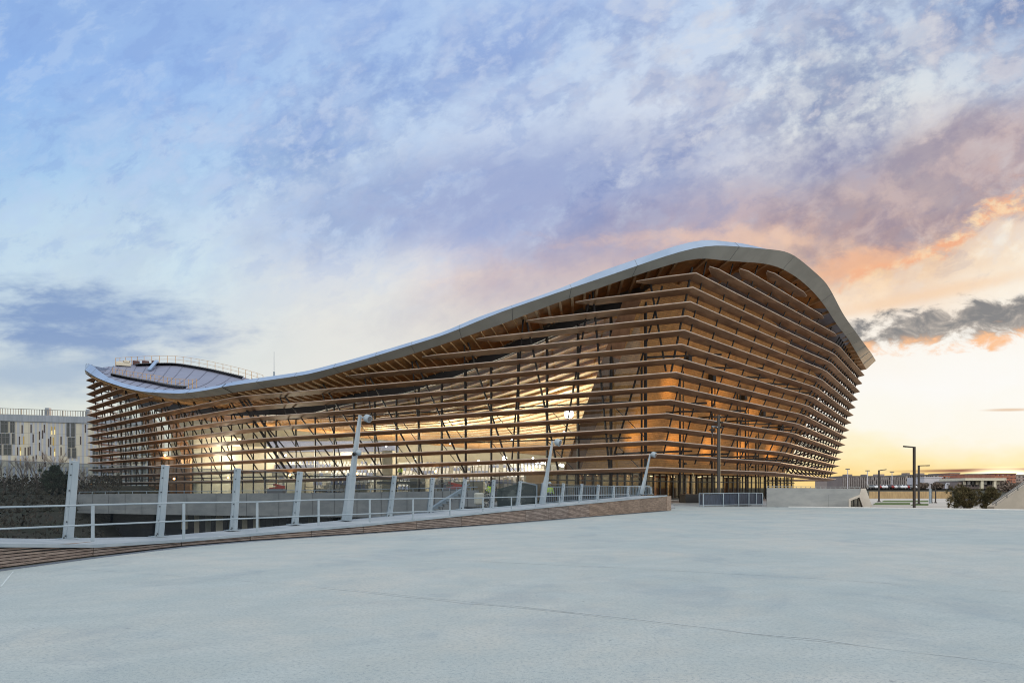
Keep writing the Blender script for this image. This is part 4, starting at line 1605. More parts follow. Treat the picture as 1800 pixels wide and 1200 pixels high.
# ---- deck between barrier and plank wall
b = MB()
dk_out = [Vector((x - 0.02, y + 0.02, z)) for (x, y), z in zip(BASE, CAPZ)]
ex = [gbotP[0] - dG * 22 + V(0, 0, .3), gbotP[0] - dG * 14 + V(0, 0, .2), gbotP[0] - dG * 6 + V(0, 0, .1)] + gbotP
# resample both lines to the same count
def resamp(P, n):
    P = [np.array(q) for q in P]
    L = np.concatenate([[0], np.cumsum([np.linalg.norm(c - a) for a, c in zip(P[:-1], P[1:])])])
    return [Vector([float(np.interp(u, L, [q[i] for q in P])) for i in range(3)]) for u in np.linspace(0, L[-1], n)]


# one station per wall point: drop straight across to the barrier line
inn = []
for q in dk_out:
    best = min(range(len(ex) - 1), key=lambda i: ((ex[i] + ex[i + 1]) / 2 - q).length)
    a_, c_ = ex[best], ex[best + 1]
    f = max(0.0, min(1.0, (q - a_).dot(c_ - a_) / (c_ - a_).length_squared))
    w_ = a_.lerp(c_, f)
    inn.append(V(w_.x, w_.y, w_.z - 0.02) - side * 0.25)
b.loft([dk_out, inn])
b.loft([inn, [q + V(0, 0, -0.45) for q in inn]])
M_deck = mat('white_deck', (0.385, 0.425, 0.46), 0.65, (0.29, 0.33, 0.37), 0.9)
struct(b.build('footbridge_deck', M_deck))
b = MB()
for i in range(len(dk_out) - 1):
    b.beam(dk_out[i] + V(0.0, 0.0, -0.03), dk_out[i + 1] + V(0.0, 0.0, -0.03), 0.10, 0.075)
tag(b.build('edge_trim', M_white), 'thin white steel edge trim along the top of the plank wall', 'trim')

# ---- handrail
HX = [163, 323, 452, 560, 650, 726, 791, 849, 899, 942, 983, 1018, 1051, 1080, 1106]
HT = [887, 883, 881.7, 877.9, 877, 876, 875, 874.6, 873, 872.5, 871, 870.3, 869.6, 869.0, 868.6]
HM = [922, 915, 910, 906, 902.5, 899, 896.5, 893.5, 889, 886, 883, 880.5, 878.5, 876.5, 875]
HB = [949, 944, 932.5, 921, 915.5, 910, 904, 898.5, 893, 889.5, 886, 883, 881, 879, 877]
HYs = [16.9 * (1 + 0.1192 * n) for n in range(15)]
hr = thing('handrail', tuple(pix(163, 949, 16.9)), 'slim white two bar handrail on flat posts in front of the glass parapet', 'handrail')
tp = [pix(HX[n], HT[n], HYs[n]) for n in range(15)]
md = [pix(HX[n], HM[n], HYs[n]) for n in range(15)]
bt = [pix(HX[n], HB[n], HYs[n]) for n in range(15)]
for L in (tp, md, bt):
    L.insert(0, L[0] * 2 - L[1])
    L.insert(0, L[0] * 2 - L[1])
for n in range(len(tp)):
    b = MB()
    b.beam(bt[n] + V(0, 0, -0.03), tp[n], 0.075, 0.03, up=side)
    b.build('post', M_white, hr, bevel=0.005)
for L, nm in ((tp, 'top_rail'), (md, 'middle_rail')):
    b = MB()
    b.tube(L, 0.021, 8)
    b.build(nm, M_white, hr, smooth=True)


# ---- leaning white lamp masts of the footbridge
def lean_lamp(xb, yb, xt, yt, Y, hx, hy, r, camy, label):
    a_, c_ = pix(xb, yb, Y), pix(xt, yt, Y)
    t_ = thing('lamp_mast', tuple(a_), label, 'lamp post', 'white lamp masts on the footbridge')
    b = MB()
    f = 0.42
    m_ = a_.lerp(c_, f)
    b.beam(a_ + V(0, -.16, 0), m_ + V(0, -.16, 0), 0.34, 0.22, up=side, w2=0.26, h2=0.16)
    b.beam(m_ + V(0, -.16, 0), c_ + V(0, -.16, 0), 0.20, 0.15, up=side, w2=0.11, h2=0.09)
    b.build('mast', M_white, t_, bevel=0.012)
    h_ = pix(hx, hy, Y - 0.2)
    ax = Vector((0.75, -0.45, -0.30)).normalized()
    b = MB()
    b.tube([h_ - ax * r * 0.9, h_ - ax * r * 0.5, h_ + ax * r * 0.75, h_ + ax * r * 0.8], [r * .6, r, r, r * 0.9], 18)
    b.beam(c_ + V(0, -.16, -0.08), h_ - ax * r * .3, 0.05, 0.05)
    hd = b.build('lamp_head', M_white, t_)
    sub(hd, t_)
    b = MB()
    b.tube([h_ + ax * r * 0.80, h_ + ax * r * 0.84], [r * 0.8, r * 0.74], 18)
    b.build('lens', mat('grey_lens', (0.12, 0.12, 0.13), 0.15), hd)
    if camy:
        q = a_.lerp(c_, (yb - camy) / (yb - yt)) + V(0.06, -0.3, 0)
        b = MB()
        b.ball(q + V(0.10, 0, 0.02), 0.11, 12, 8)
        b.beam(q + V(-.12, 0, 0), q + V(0.1, 0, 0.02), 0.06, 0.06)
        co_ = b.build('camera', M_white, t_, smooth=True)
        sub(co_, t_)
        b = MB()
        b.tube([q + V(-.02, -.09, -.02), q + V(-.06, -.16, -.05)], 0.07, 10)
        b.build('camera_lens', M_black, co_)
    return t_


lean_lamp(611, 914, 634.8, 730, 26.3, 646, 735, 0.14, 797, 'tallest of the three leaning white lamp masts, with a round camera on its shaft')
lean_lamp(953, 885, 971, 775, 39.0, 980.5, 777, 0.19, 0, 'middle of the three leaning white lamp masts, standing before the dark glass panels')
lean_lamp(1127, 868.5, 1142.6, 797, 51.6, 1149, 798.5, 0.20, 0, 'smallest of the three leaning white lamp masts, at the building end of the footbridge')

# ---- bar fence behind the far end of the barrier, dark glass panels, stair
bf = thing('bar_fence', tuple(pix(960, 884, 47)), 'grey vertical bar railing behind the far end of the glass parapet', 'railing')
fa, fb_ = pix(958, 885, 46), pix(1142, 869, 56)
fat, fbt = pix(958, 855.5, 46), pix(1142, 853.5, 56)
for f in np.linspace(0, 1, 62):
    b = MB()
    b.beam(fa.lerp(fb_, f), fat.lerp(fbt, f), 0.025, 0.04)
    b.build('bar', M_white, bf)
b = MB()
b.beam(fat, fbt, 0.07, 0.06)
b.beam(fa + V(0, 0, .08), fb_ + V(0, 0, .08), 0.05, 0.05)
b.build('rail', M_white, bf)

dgp = thing('screen_panel', tuple(pix(905, 890, 44)), 'dark green glass screen with a sloping white frame near the bridge end', 'screen')
b = MB()
for (x0, x1, yt0, yt1, yb_, Y) in ((874, 910, 859, 850, 890, 45), (916, 943, 848, 853, 886.5, 42)):
    q = [pix(x0, yb_, Y), pix(x1, yb_ - 2, Y), pix(x1, yt1, Y), pix(x0, yt0, Y)]
    b.add(q + [v_ + V(0, .04, 0) for v_ in q], [(0, 1, 2, 3), (7, 6, 5, 4), (0, 4, 5, 1), (1, 5, 6, 2), (2, 6, 7, 3), (3, 7, 4, 0)])
b.build('pane', mat('dark_green_glass', (0.03, 0.045, 0.04), 0.08, (0.12, 0.14, 0.12), 1.6, lo=0.5, hi=0.62), dgp)
b = MB()
b.beam(pix(914, 845.5, 41.8), pix(943, 852, 41.8), 0.07, 0.07)
b.beam(pix(943.5, 852, 41.8), pix(943.5, 887, 41.8), 0.10, 0.08)
b.build('frame', M_white, dgp)

stq = thing('stair', tuple(pix(762, 896, 50)), 'white sloping stair string with rail climbing to the terrace', 'stair')
b = MB()
a_, c_ = pix(756, 897, 50), pix(812, 862, 53)
b.beam(a_, c_, 0.25, 0.32)
b.build('stringer', M_white, stq)
b = MB()
for i in range(8):
    q = a_.lerp(c_, (i + .5) / 8) + V(0.3, 0.6, 0)
    b.box(q, (0.35, 1.3, 0.06))
b.build('tread', M_conc, stq)
b = MB()
b.tube([a_ + V(0.5, 1.4, .6), c_ + V(0.5, 1.4, .5)], 0.04, 6)
for f in (0.1, 0.5, 0.9):
    q = a_.lerp(c_, f) + V(0.5, 1.4, 0)
    b.beam(q, q + V(0, 0, .58), 0.05, 0.05)
b.build('stair_rail', M_white, stq)
eb = thing('material_stack', tuple(pix(848, 890, 50)), 'pale builders bag and scrap stacked beside the stair foot', 'pile')
b = MB()
b.box(pix(842, 876, 50) + V(0, 0, 0), (0.62, 0.6, 0.85), 0.3)
b.build('bag', mat('cream_bag', (0.72, 0.68, 0.56), 0.9, bump=0.5), eb, bevel=0.12)
b = MB()
for i in range(26):
    q = pix(random.uniform(848, 862), random.uniform(867, 890), 50.4)
    b.beam(q, q + V(random.uniform(-.4, .4), random.uniform(-.1, .1), random.uniform(-.2, .4)), 0.06, 0.05)
b.build('scrap', mat('pale_scrap', (0.55, 0.53, 0.46), 0.8, (0.1, 0.1, 0.1), 3.0), eb)
b = MB()
b.box(pix(835, 892, 50.5), (1.7, 0.8, 0.12), 0.1)
b.build('pallet', M_black, eb)

# ---- right of the bridge: guard screens, bench box, concrete parapet, camera pole
gs = thing('guard_screen', tuple(pix(1230, 888, 61.5)), 'low dark mesh guard screen with pale posts before the entrance', 'barrier')
GS = [pix(1229, 889, 61.0), pix(1236, 890, 60.2), pix(1271, 888.5, 61.2), pix(1298, 888, 62), pix(1316, 887.5, 62.6), pix(1329, 887, 63), pix(1340, 886.5, 63.3)]
GST = [pix(1229, 866.5, 61.0), pix(1236, 867, 60.2), pix(1271, 866.5, 61.2), pix(1298, 866, 62), pix(1316, 866, 62.6), pix(1329, 866, 63), pix(1340, 866.5, 63.3)]
for a_, c_ in zip(GS, GST):
    b = MB()
    b.beam((a_.x, a_.y - .05, 0.0), (c_.x, c_.y - .05, c_.z), 0.08, 0.08)
    b.build('post', M_white, gs)
for i in range(len(GS) - 1):
    b = MB()
    z0_ = 0.16
    q = [V(GS[i].x, GS[i].y, z0_), V(GS[i + 1].x, GS[i + 1].y, z0_), GST[i + 1] + V(0, 0, -.06), GST[i] + V(0, 0, -.06)]
    b.add(q + [v_ + V(0, .03, 0) for v_ in q], [(0, 1, 2, 3), (7, 6, 5, 4), (0, 4, 5, 1), (1, 5, 6, 2), (2, 6, 7, 3), (3, 7, 4, 0)])
    b.build('mesh_panel', mat('blue_mesh', (0.05, 0.065, 0.10), 0.3, (0.03, 0.04, 0.06), 1.2, (6, 1, 1)), gs)
b = MB()
b.tube([q + V(0, -.04, 0) for q in GST], 0.035, 6)
b.tube([V(q.x, q.y - .04, 0.14) for q in GS], 0.03, 6)
b.build('rail', M_white, gs)
b = MB()
q = pix(1221, 880, 66)
b.box((q.x, q.y, 0.55), (2.3, 1.6, 0.95), 0.1)
tag(b.build('planter_box', M_black, bevel=0.03), 'black box bench left of the mesh guard screen', 'box')
b = MB()
q = pix(1205, 884, 64.5)
b.box((q.x, q.y, 0.16), (3.4, 0.6, 0.1), 0.12)
b.box((q.x + 0.4, q.y + 1.0, 0.16), (3.0, 0.5, 0.1), 0.12)
struct(b.build('step', M_conc))

cp = thing('concrete_parapet', tuple(pix(1440, 889, 58.5)), 'blank grey concrete wall with a cut out window at its sloping right end', 'wall')
PA, PBq = pix(1348, 889, 59.5), pix(1518, 889, 58.0)
PA.z = PBq.z = 0.0
PAt, PBt = pix(1348, 857, 59.5), pix(1514, 858.5, 58.0)
th = V(0.15, 0.5, 0)
def cpy(x, y, out=0.0):
    """point on the parapet front, which runs from (1348) to (1533) across the view"""
    f = (x - 1348) / 170.0
    q = pix(x, y, 59.5 - 1.5 * f - out)
    q.z = max(q.z, 0.0)
    return q


def slabpoly(pts, out, dep):
    q = [cpy(x, y, out) for x, y in pts]
    n = len(q)
    m2 = MB()
    m2.add(q + [v_ + Vector((dep * .3, dep, 0)) for v_ in q], [tuple(range(n)), tuple(range(2 * n - 1, n - 1, -1))] + [((i + 1) % n, i, n + i, n + (i + 1) % n) for i in range(n)])
    return m2


slabpoly([(1348, 895), (1494, 895), (1494, 877), (1512, 870), (1514, 858.5), (1348, 857)], 0, 0.5).build('wall', M_conc, cp)
slabpoly([(1492, 895), (1495.5, 895), (1495.5, 879.5), (1511, 873.5), (1517.5, 895), (1534, 895), (1522, 858), (1514, 858.5), (1511, 869), (1492, 876.5)], 0.03, 0.75).build('pale_end', mat('pale_concrete', (0.60, 0.54, 0.46), 0.8, (0.52, 0.46, 0.39), 1.0), cp)
slabpoly([(1495.5, 895), (1517, 895), (1511.2, 873.5), (1495.5, 879.5)], -0.3, 0.03).build('window', M_gdoor, cp)
for x_ in (1501, 1508):
    m2 = slabpoly([(x_ - 1, 895), (x_ + 1, 895), (x_ + 1, 876), (x_ - 1, 877)], -0.25, 0.05)
    m2.build('window_frame', M_steel, cp)
for x_ in (1402, 1456):
    m2 = slabpoly([(x_ - .25, 895), (x_ + .25, 895), (x_ + .25, 858), (x_ - .25, 858)], 0.006, 0.02)
    m2.build('panel_joint', M_steel2, cp)
b = MB()
for f in np.linspace(0.01, 0.99, 20):
    q = PAt.lerp(PBt, f) + th * .5
    b.beam(q, q + V(0, 0, 0.14), 0.04, 0.04)
b.beam(PAt + th * .5 + V(0, 0, .14), PBt + th * .5 + V(0, 0, .14), 0.05, 0.035)
b.build('top_rail', M_conc, cp)

pole = thing('camera_pole', tuple(pix(1263, 885, 63.5)), 'tall square dark pole with floodlights and a dome camera before the entrance', 'pole')
q0_, q1_ = V(pix(1263, 885, 63.5).x, 63.5, 0.0), pix(1263, 729, 63.5)
b = MB()
b.beam(q0_, q1_, 0.24, 0.24, up=(0, 1, 0))
b.build('shaft', mat('dark_bronze', (0.05, 0.045, 0.042), 0.35), pole, bevel=0.01)
b = MB()
b.beam(q0_ + V(.135, 0.02, 0), q1_ + V(.135, 0.02, 0), 0.03, 0.2, up=(0, 1, 0))
b.build('sun_rim_strip', mat('sunlit_edge', (0.55, 0.42, 0.24), 0.35, metal=0.4), pole)  # low sun's gold rim light, painted as a strip along the shaft
for y_ in (733, 742, 751):
    for sx in (-1, 1):
        q = pix(1263 + sx * 5, y_, 63.4)
        b = MB()
        b.box(q, (0.22, 0.3, 0.14), 0.3 * sx)
        b.build('floodlight', M_black, pole, bevel=0.02)
b = MB()
b.beam(pix(1251, 749, 63.4), pix(1262, 750.5, 63.4), 0.10, 0.10)
am = b.build('bracket', M_white, pole)
sub(am, pole)
b = MB()
q = pix(1252, 754.5, 63.4)
b.tube([q + V(0, 0, .14), q + V(0, 0, -.05), q + V(0, 0, -.08)], [0.06, 0.30, 0.28], 14)
b.ball(q + V(0, 0, -.14), 0.16, 12, 8)
b.beam(q + V(0, 0, -.3), q + V(0, 0, -.62), 0.12, 0.12)
b.build('dome_camera', mat('dark_bronze', (0.05, 0.045, 0.042)), am)


# ---- L-shaped street lamps beyond the plaza
def l_lamp(x, ytop, Y, armx, army, w, zb, label, mt=None):
    q1_ = pix(x, ytop, Y)
    t_ = thing('street_lamp', (q1_.x, Y, zb), label, 'street lamp', 'dark L shaped street lamps beyond the plaza')
    b = MB()
    b.beam((q1_.x, Y, zb), q1_, w, w, up=(0, 1, 0))
    b.box((q1_.x, Y, zb + 0.1), (w * 2.2, w * 2.2, 0.2))
    b.build('pole', mt or mat('lamp_bronze', (0.035, 0.026, 0.022), 0.4), t_, bevel=0.01)
    b = MB()
    e_ = pix(armx, army, Y)
    dr_ = 1 if armx > x else -1
    b.beam(q1_ + V(-dr_ * w / 2, 0, -w * 0.3), e_ + V(0, 0, -w * .3), w * 0.9, w * 0.62)
    hd = b.build('arm', mt or mat('lamp_bronze', (0.035, 0.026, 0.022)), t_, bevel=0.01)
    sub(hd, t_)
    b = MB()
    m_ = q1_.lerp(e_, 0.72)
    b.beam(m_ + V(0, 0, -w * .63), e_ + V(-dr_ * .05, 0, -w * .63), w * 0.7, 0.03)
    b.build('lens', M_conc, hd)
    return t_


l_lamp(1545, 826, 150, 1558, 824, 0.27, -1.4, 'leftmost dark street lamp, arm reaching right, beside the concrete wall end')
l_lamp(1607, 785, 91, 1588, 783, 0.26, -1.4, 'tallest dark street lamp with its arm reaching left')
l_lamp(1615, 817.5, 130, 1634, 817, 0.27, -1.4, 'dark street lamp just right of the tallest one, arm reaching right')
l_lamp(1637.5, 850, 140, 1628, 848, 0.20, -1.4, 'short dark street lamp beside the white bollard column, arm reaching left')
l_lamp(1644.5, 854.5, 140, 1636.5, 854.5, 0.18, -1.4, 'shortest dark street lamp, a plain hoop right of the white bollard column')
b = MB()
q = pix(1635, 860, 138)
b.tube([(q.x, 138, -1.4), (q.x, 138, 1.35), (q.x, 138, 1.4)], [0.22, 0.22, 0.18], 12)
tag(b.build('light_column', M_white), 'white round column among the short street lamps', 'bollard')

# ---- lawns, paths, low walls beyond
M_lawn = mat('lawn_grass', (0.085, 0.13, 0.022), 0.95, (0.06, 0.10, 0.018), 0.5, bump=0.5)
b = MB()
for (x0, x1, y0, y1) in ((1533, 1600, 887, 883.2), (1548, 1632, 882, 879), (1600, 1632, 888, 884.6)):
    P_ = [gp(x0, y0, -1.39), gp(x1, y0, -1.39), gp(x1, y1, -1.39), gp(x0 + 6, y1, -1.39)]
    b.add([(q[0], q[1], -1.385) for q in P_], [(0, 1, 2, 3)])
struct(b.build('lawn', M_lawn))
b = MB()
b.add([(20, 62, -1.392), (75, 62, -1.392), (150, 205, -1.392), (60, 205, -1.392)], [(0, 1, 2, 3)])
struct(b.build('pavement', mat('pale_pavement', (0.52, 0.48, 0.43), 0.85, (0.44, 0.41, 0.37), 0.15)))
b = MB()
a_, c_ = pix(1528, 869, 200), pix(1672, 869, 200)
b.beam((a_.x, 200, -0.4), (c_.x, 200, -0.4), 0.5, 2.0)
tag(b.build('low_wall', mat('straw_wall', (0.46, 0.33, 0.17), 0.9, (0.36, 0.25, 0.13), 0.5, (4, 1, 1))), 'long straw coloured low wall beyond the lawns', 'wall')
b = MB()
a_, c_ = pix(1470, 862, 240), pix(1830, 862, 240)
b.add([(a_.x, 235, 1.25), (c_.x + 40, 235, 1.25), (c_.x + 60, 262, 1.25), (a_.x, 262, 1.25)], [(0, 1, 2, 3)])
struct(b.build('road', mat('asphalt', (0.055, 0.055, 0.055), 0.9, (0.045, 0.045, 0.047), 0.5)))

# sloping stair wall at the far right
sw = thing('stair_wall', (42, 58, -1.4), 'sloping pale concrete stair wall with handrail at the right edge', 'wall')
b = MB()
X0, X1 = pix(1748, 893, 58).x, pix(1800, 855, 58).x
zA, zB2 = pix(1748, 890, 58).z, pix(1800, 854.5, 58).z
sl_ = (zB2 - zA) / (X1 - X0)
X2 = X1 + 5
q = [V(X0, 58, -1.4), V(X2, 58, -1.4), V(X2, 58, zA + sl_ * (X2 - X0)), V(X0, 58, zA)]
b.add(q + [v_ + V(.2, 1.2, 0) for v_ in q], [(0, 1, 2, 3), (7, 6, 5, 4), (3, 2, 6, 7), (0, 3, 7, 4), (1, 5, 6, 2)])
b.build('wall', mat('warm_concrete', (0.52, 0.46, 0.38), 0.85, (0.45, 0.40, 0.33), 0.8), sw)
b = MB()
for h_ in (0.16, 0.30):
    b.tube([V(X0 - .2, 57.98, zA + h_), V(X2, 57.98, zA + sl_ * (X2 - X0) + h_)], 0.035, 6)
for f in np.linspace(0.02, 0.98, 9):
    xx = X0 + (X2 - X0) * f
    b.beam((xx, 58.02, zA + sl_ * (xx - X0)), (xx, 58.02, zA + sl_ * (xx - X0) + 0.3), 0.05, 0.05)
b.build('handrail', M_steel2, sw)


# ------------------------------------------------------------------ buildings on the right skyline
def block(name, label, x0, x1, ytop, Y, dep, wall, rows_=0, cols=0, wmat=None, zb=1.2, roofs=None, ww=0.55, wh=0.6, z0f=0.06, fins=0):
    a_, c_ = pix(x0, ytop, Y), pix(x1, ytop, Y)
    zt = a_.z
    t_ = thing(name, ((a_.x + c_.x) / 2, Y, zb), label, 'building')
    b = MB()
    b.prism([(a_.x, Y), (c_.x, Y), (c_.x + dep * .2, Y + dep), (a_.x + dep * .2, Y + dep)], zb, zt)
    b.build('wall', wall, t_)
    b = MB()
    b.prism([(a_.x - .3, Y - .3), (c_.x + .3, Y - .3), (c_.x + dep * .2 + .3, Y + dep), (a_.x + dep * .2, Y + dep)], zt, zt + (zt - zb) * 0.05)
    b.build('roof', roofs or M_steel2, t_)
    W_, H_ = c_.x - a_.x, zt - zb
    for r_ in range(rows_):
        for i in range(cols):
            xx = a_.x + W_ * (i + .5) / cols
            zz = zb + H_ * (z0f + (1 - z0f) * (r_ + .5) / rows_)
            b = MB()
            b.box((xx, Y - 0.06, zz), (W_ / cols * ww, 0.14, H_ / rows_ * wh))
            b.build('window', wmat if not isinstance(wmat, list) else random.choice(wmat), t_)
    for i in range(fins):
        xx = a_.x + W_ * (i + .5) / fins
        b = MB()
        b.box((xx, Y - 0.25, zb + H_ * .5), (0.35, 0.4, H_ * 0.86))
        b.build('fin', mat('grey_fin', (0.30, 0.27, 0.26), 0.6), t_)
    return t_


M_wdark = mat('window_dark', (0.03, 0.032, 0.04), 0.15)
M_wpale = mat('window_pale', (0.40, 0.38, 0.36), 0.2)
M_brown = mat('brown_panel', (0.25, 0.20, 0.19), 0.7, (0.21, 0.17, 0.165), 0.1)
M_taupe = mat('taupe_panel', (0.38, 0.30, 0.265), 0.7, (0.33, 0.26, 0.235), 0.1)
M_brick = mat('red_brick', (0.50, 0.20, 0.125), 0.8, (0.43, 0.165, 0.10), 0.3)
M_lav = mat('pale_screen', (0.62, 0.60, 0.64), 0.5)
block('office_block', 'long grey brown office block behind the left street lamp', 1481, 1592, 837, 330, 30, M_brown, 3, 33, [M_wdark, M_wdark, M_wpale], fins=34, ww=0.5)
block('office_block', 'taupe office block behind the tallest street lamp', 1592, 1650, 835, 335, 30, M_taupe, 4, 18, [M_wdark, M_wdark, M_wpale])
block('hall_building', 'blank pale lavender box building right of the tallest street lamp', 1625, 1656, 839, 290, 20, M_lav, zb=0.2, roofs=M_lav)
block('annex_building', 'small cream building directly right of the pale box', 1656, 1668, 844, 300, 12, M_cream, 1, 3, M_wdark)
q = block('portal_building', 'low white portal building behind the left pine', 1664, 1684, 850, 270, 10, M_brown, zb=-1.0)
b = MB()
a_, c_ = pix(1664, 850, 269.6), pix(1684, 850, 269.6)
b.beam((a_.x, 269.6, a_.z), (c_.x, 269.6, a_.z), 0.8, 0.9)
for f in (0.0, 0.68, 1.0):
    xx = a_.x + (c_.x - a_.x) * f
    b.box((xx, 269.6, (a_.z - 1.0) / 2), (0.8, 0.8, a_.z + 1.0))
b.build('portal', mat('white_render', (0.72, 0.72, 0.75), 0.6), q)
q = block('gallery_building', 'brown building under a wide cream flat roof behind the two pines', 1684, 1766, 846, 262, 22, M_brown, 2, 14, [M_wdark, M_taupe], zb=-1.0, ww=0.5)
b = MB()
a_, c_ = pix(1694, 842, 260), pix(1766, 842, 260)
b.prism([(a_.x, 259), (c_.x, 259), (c_.x + 6, 285), (a_.x + 6, 285)], a_.z - 0.5, a_.z + 0.45)
b.build('canopy', M_cream, q)
for x_ in (1724.5, 1747, 1764):
    xx = pix(x_, 850, 260).x
    b = MB()
    b.box((xx, 259.7, (a_.z - 1.5) / 2 - 0.25), (0.9, 0.9, a_.z + 1.0))
    b.build('column', M_cream, q)
for i in range(9):
    xx = pix(1700 + i * 7.4, 846, 260).x
    b = MB()
    b.box((xx, 261.5, a_.z - 1.3), (1.0, 0.3, 1.3))
    b.build('upper_window', random.choice([M_cream, M_wpale, M_wdark]), q)
block('shed_building', 'flat grey roofed shed between the portal and the cream roof', 1672, 1686, 841, 300, 16, M_taupe, 1, 4, M_wdark, zb=0)
for args in ((1659, 1670, 835, 480, 'small far block at the left of the sunset gap', 2, 4), (1670, 1687, 832, 500, 'stepped far block touching the left of the sunset glow', 3, 7),
             (1702, 1735, 833.5, 470, 'wide far block touching the right of the sunset glow', 3, 12)):
    block('distant_block', 'reddish ' + args[4], args[0], args[1], args[2], args[3], 40, M_brick, args[5], args[6], [M_wdark, M_taupe, M_wpale], ww=0.5, wh=0.5)
block('distant_block', 'long red brick block with rows of small windows at the right skyline', 1749, 1786, 832.5, 420, 40, M_brick, 5, 16, [M_wdark, M_wdark, M_taupe], ww=0.4, wh=0.45)
block('distant_block', 'paler brick block with white dormers at the far right edge', 1786, 1830, 835, 425, 40, M_taupe, 4, 12, [M_wdark, M_wpale], ww=0.45, wh=0.45)
block('distant_block', 'low far block seen between the louvre tips and the grey brown office', 1455, 1480, 842, 380, 30, M_taupe, 2, 8, [M_wdark, M_wpale])


# pale lighting masts before the office block and plant boxes on the roofs
for x_, yt, lab in ((1490, 824, 'leftmost of the three pale thin masts before the far office block'), (1525, 827, 'middle of the three pale thin masts, left of the left street lamp'), (1568, 829, 'rightmost pale thin mast, right of the left street lamp')):
    q = pix(x_, yt, 270)
    t_ = thing('light_mast', (q.x, 270, 1.2), lab, 'mast', 'pale thin masts by the car park')
    b = MB()
    b.tube([(q.x, 270, 1.2), (q.x, 270, q.z)], [0.22, 0.14], 8)
    b.build('pole', M_lav, t_)
    b = MB()
    b.box((q.x, 270, q.z), (1.5, 0.4, 0.35))
    b.build('lamp_head', M_steel2, t_)
for x_, w_, y_, Y_ in ((1500, 9, 835.5, 336), (1530, 4, 835.8, 336), (1556, 11, 835.2, 336), (1604, 5, 833, 342), (1628, 9, 833.4, 342)):
    q = pix(x_, y_, Y_)
    b = MB()
    b.box((q.x, Y_ + 6, q.z), (w_ * Y_ / FPX, 5, 1.4))
    tag(b.build('roof_plant', random.choice([M_taupe, M_lav, M_brown])), 'small plant box on the far roof, %s' % {1500: 'leftmost of five', 1530: 'second from left', 1556: 'middle of five', 1604: 'just left of the tall lamp', 1628: 'right of the tall lamp'}[x_], 'roof box')
# ------------------------------------------------------------------ cars
M_glassc = mat('car_glass', (0.02, 0.022, 0.028), 0.08)


def car(loc, rz, paint, label, group, sc_=1.0):
    t_ = thing('parked_car', loc, label, 'car', group)
    def loc_(x, y, z):
        cr, sr = math.cos(rz), math.sin(rz)
        return Vector((loc[0] + (x * cr - y * sr) * sc_, loc[1] + (x * sr + y * cr) * sc_, loc[2] + z * sc_))
    prof = [(-2.1, .35), (-2.12, .8), (-1.9, 0.95), (-1.45, 1.02), (-0.85, 1.45), (0.55, 1.47), (1.15, 1.0), (1.95, .86), (2.12, .62), (2.1, .35)]
    b = MB()
    rws = []
    for y, inset in ((-0.85, 0.05), (-0.8, 0.0), (0.8, 0.0), (0.85, 0.05)):
        rws.append([loc_(x * (1 - inset * .2), y * (0.86 if z > 1.1 else 1.0), z) for x, z in prof])
    b.loft(rws)
    n = len(prof)
    b.add(rws[0], [tuple(range(n))]); b.add(rws[-1], [tuple(range(n))[::-1]])
    b.build('body', paint, t_)
    b = MB()
    for sgn in (-1, 1):
        q = [(-1.3, 1.04), (-0.8, 1.38), (0.5, 1.40), (1.0, 1.04)]
        b.add([loc_(x, sgn * (0.80 if z > 1.1 else 0.865), z) for x, z in q], [(0, 1, 2, 3)])
    b.add([loc_(-1.42, -.7, 1.06), loc_(-1.42, .7, 1.06), loc_(-.9, .6, 1.43), loc_(-.9, -.6, 1.43)], [(0, 1, 2, 3)])
    b.add([loc_(1.16, -.7, 1.04), loc_(1.16, .7, 1.04), loc_(.62, .6, 1.44), loc_(.62, -.6, 1.44)], [(0, 1, 2, 3)])
    b.build('window', M_glassc, t_)
    for x in (-1.3, 1.3):
        for y in (-.82, .82):
            b = MB()
            b.tube([loc_(x, y - .1, .32), loc_(x, y + .1, .32)], 0.32 * sc_, 12)
            b.build('wheel', M_rubber, t_)
    return t_


P_w = mat('car_white', (0.75, 0.76, 0.78), 0.25)
P_r = mat('car_red', (0.28, 0.03, 0.025), 0.3)
P_g = mat('car_grey', (0.20, 0.21, 0.22), 0.25)
P_b = mat('car_black', (0.03, 0.03, 0.035), 0.25)
q = pix(76, 852, 112)
car((q.x, 112, float(hts(np.array(q.x), np.array(112.0)))), 0.1, P_w, 'small white car parked among the trees at left', None)
q = pix(112, 852, 112)
car((q.x, 112, float(hts(np.array(q.x), np.array(112.0)))), 0.1, P_g, 'silver grey car parked right of the small white car', None)
cps = [P_g, P_w, P_r, P_w, P_w, P_b, P_r, P_w, P_g, P_w, P_w, P_r, P_g, P_w]
CL = ['grey car at the left end of the far parking row', 'white car second from the left in the far parking row', 'red car third from the left in the far parking row',
      'white car right of the third red car in the far row', 'white car left of the black car in the far row', 'only black car in the far parking row',
      'red car just right of the black car in the far row', 'white car right of the middle red car in the far row', 'grey car mid row left of two white cars',
      'white car first right of the mid row grey car', 'white car second right of the mid row grey car', 'rightmost red car in the far parking row',
      'grey car second from the right in the far row', 'white car at the right end of the far parking row']
for i, pm in enumerate(cps):
    q = pix(1530 + i * 5.6, 858, 246)
    car((q.x, 246, 1.25), R(80) + random.uniform(-.1, .1), pm, CL[i], 'cars parked in a far row')


# ------------------------------------------------------------------ left office building
ob_Y0, ob_Y1 = 170.0, 192.0
OA, OB = pix(-120, 0, 168.5), pix(272, 0, 186.0)
ow = thing('panel_office', (OA.lerp(OB, .5).x, 178, 1.9), 'striped cream and grey office building with slit windows beyond the trees', 'building')
dO = Vector((OB.x - OA.x, OB.y - OA.y, 0)).normalized()
nO = Vector((dO.y, -dO.x, 0))


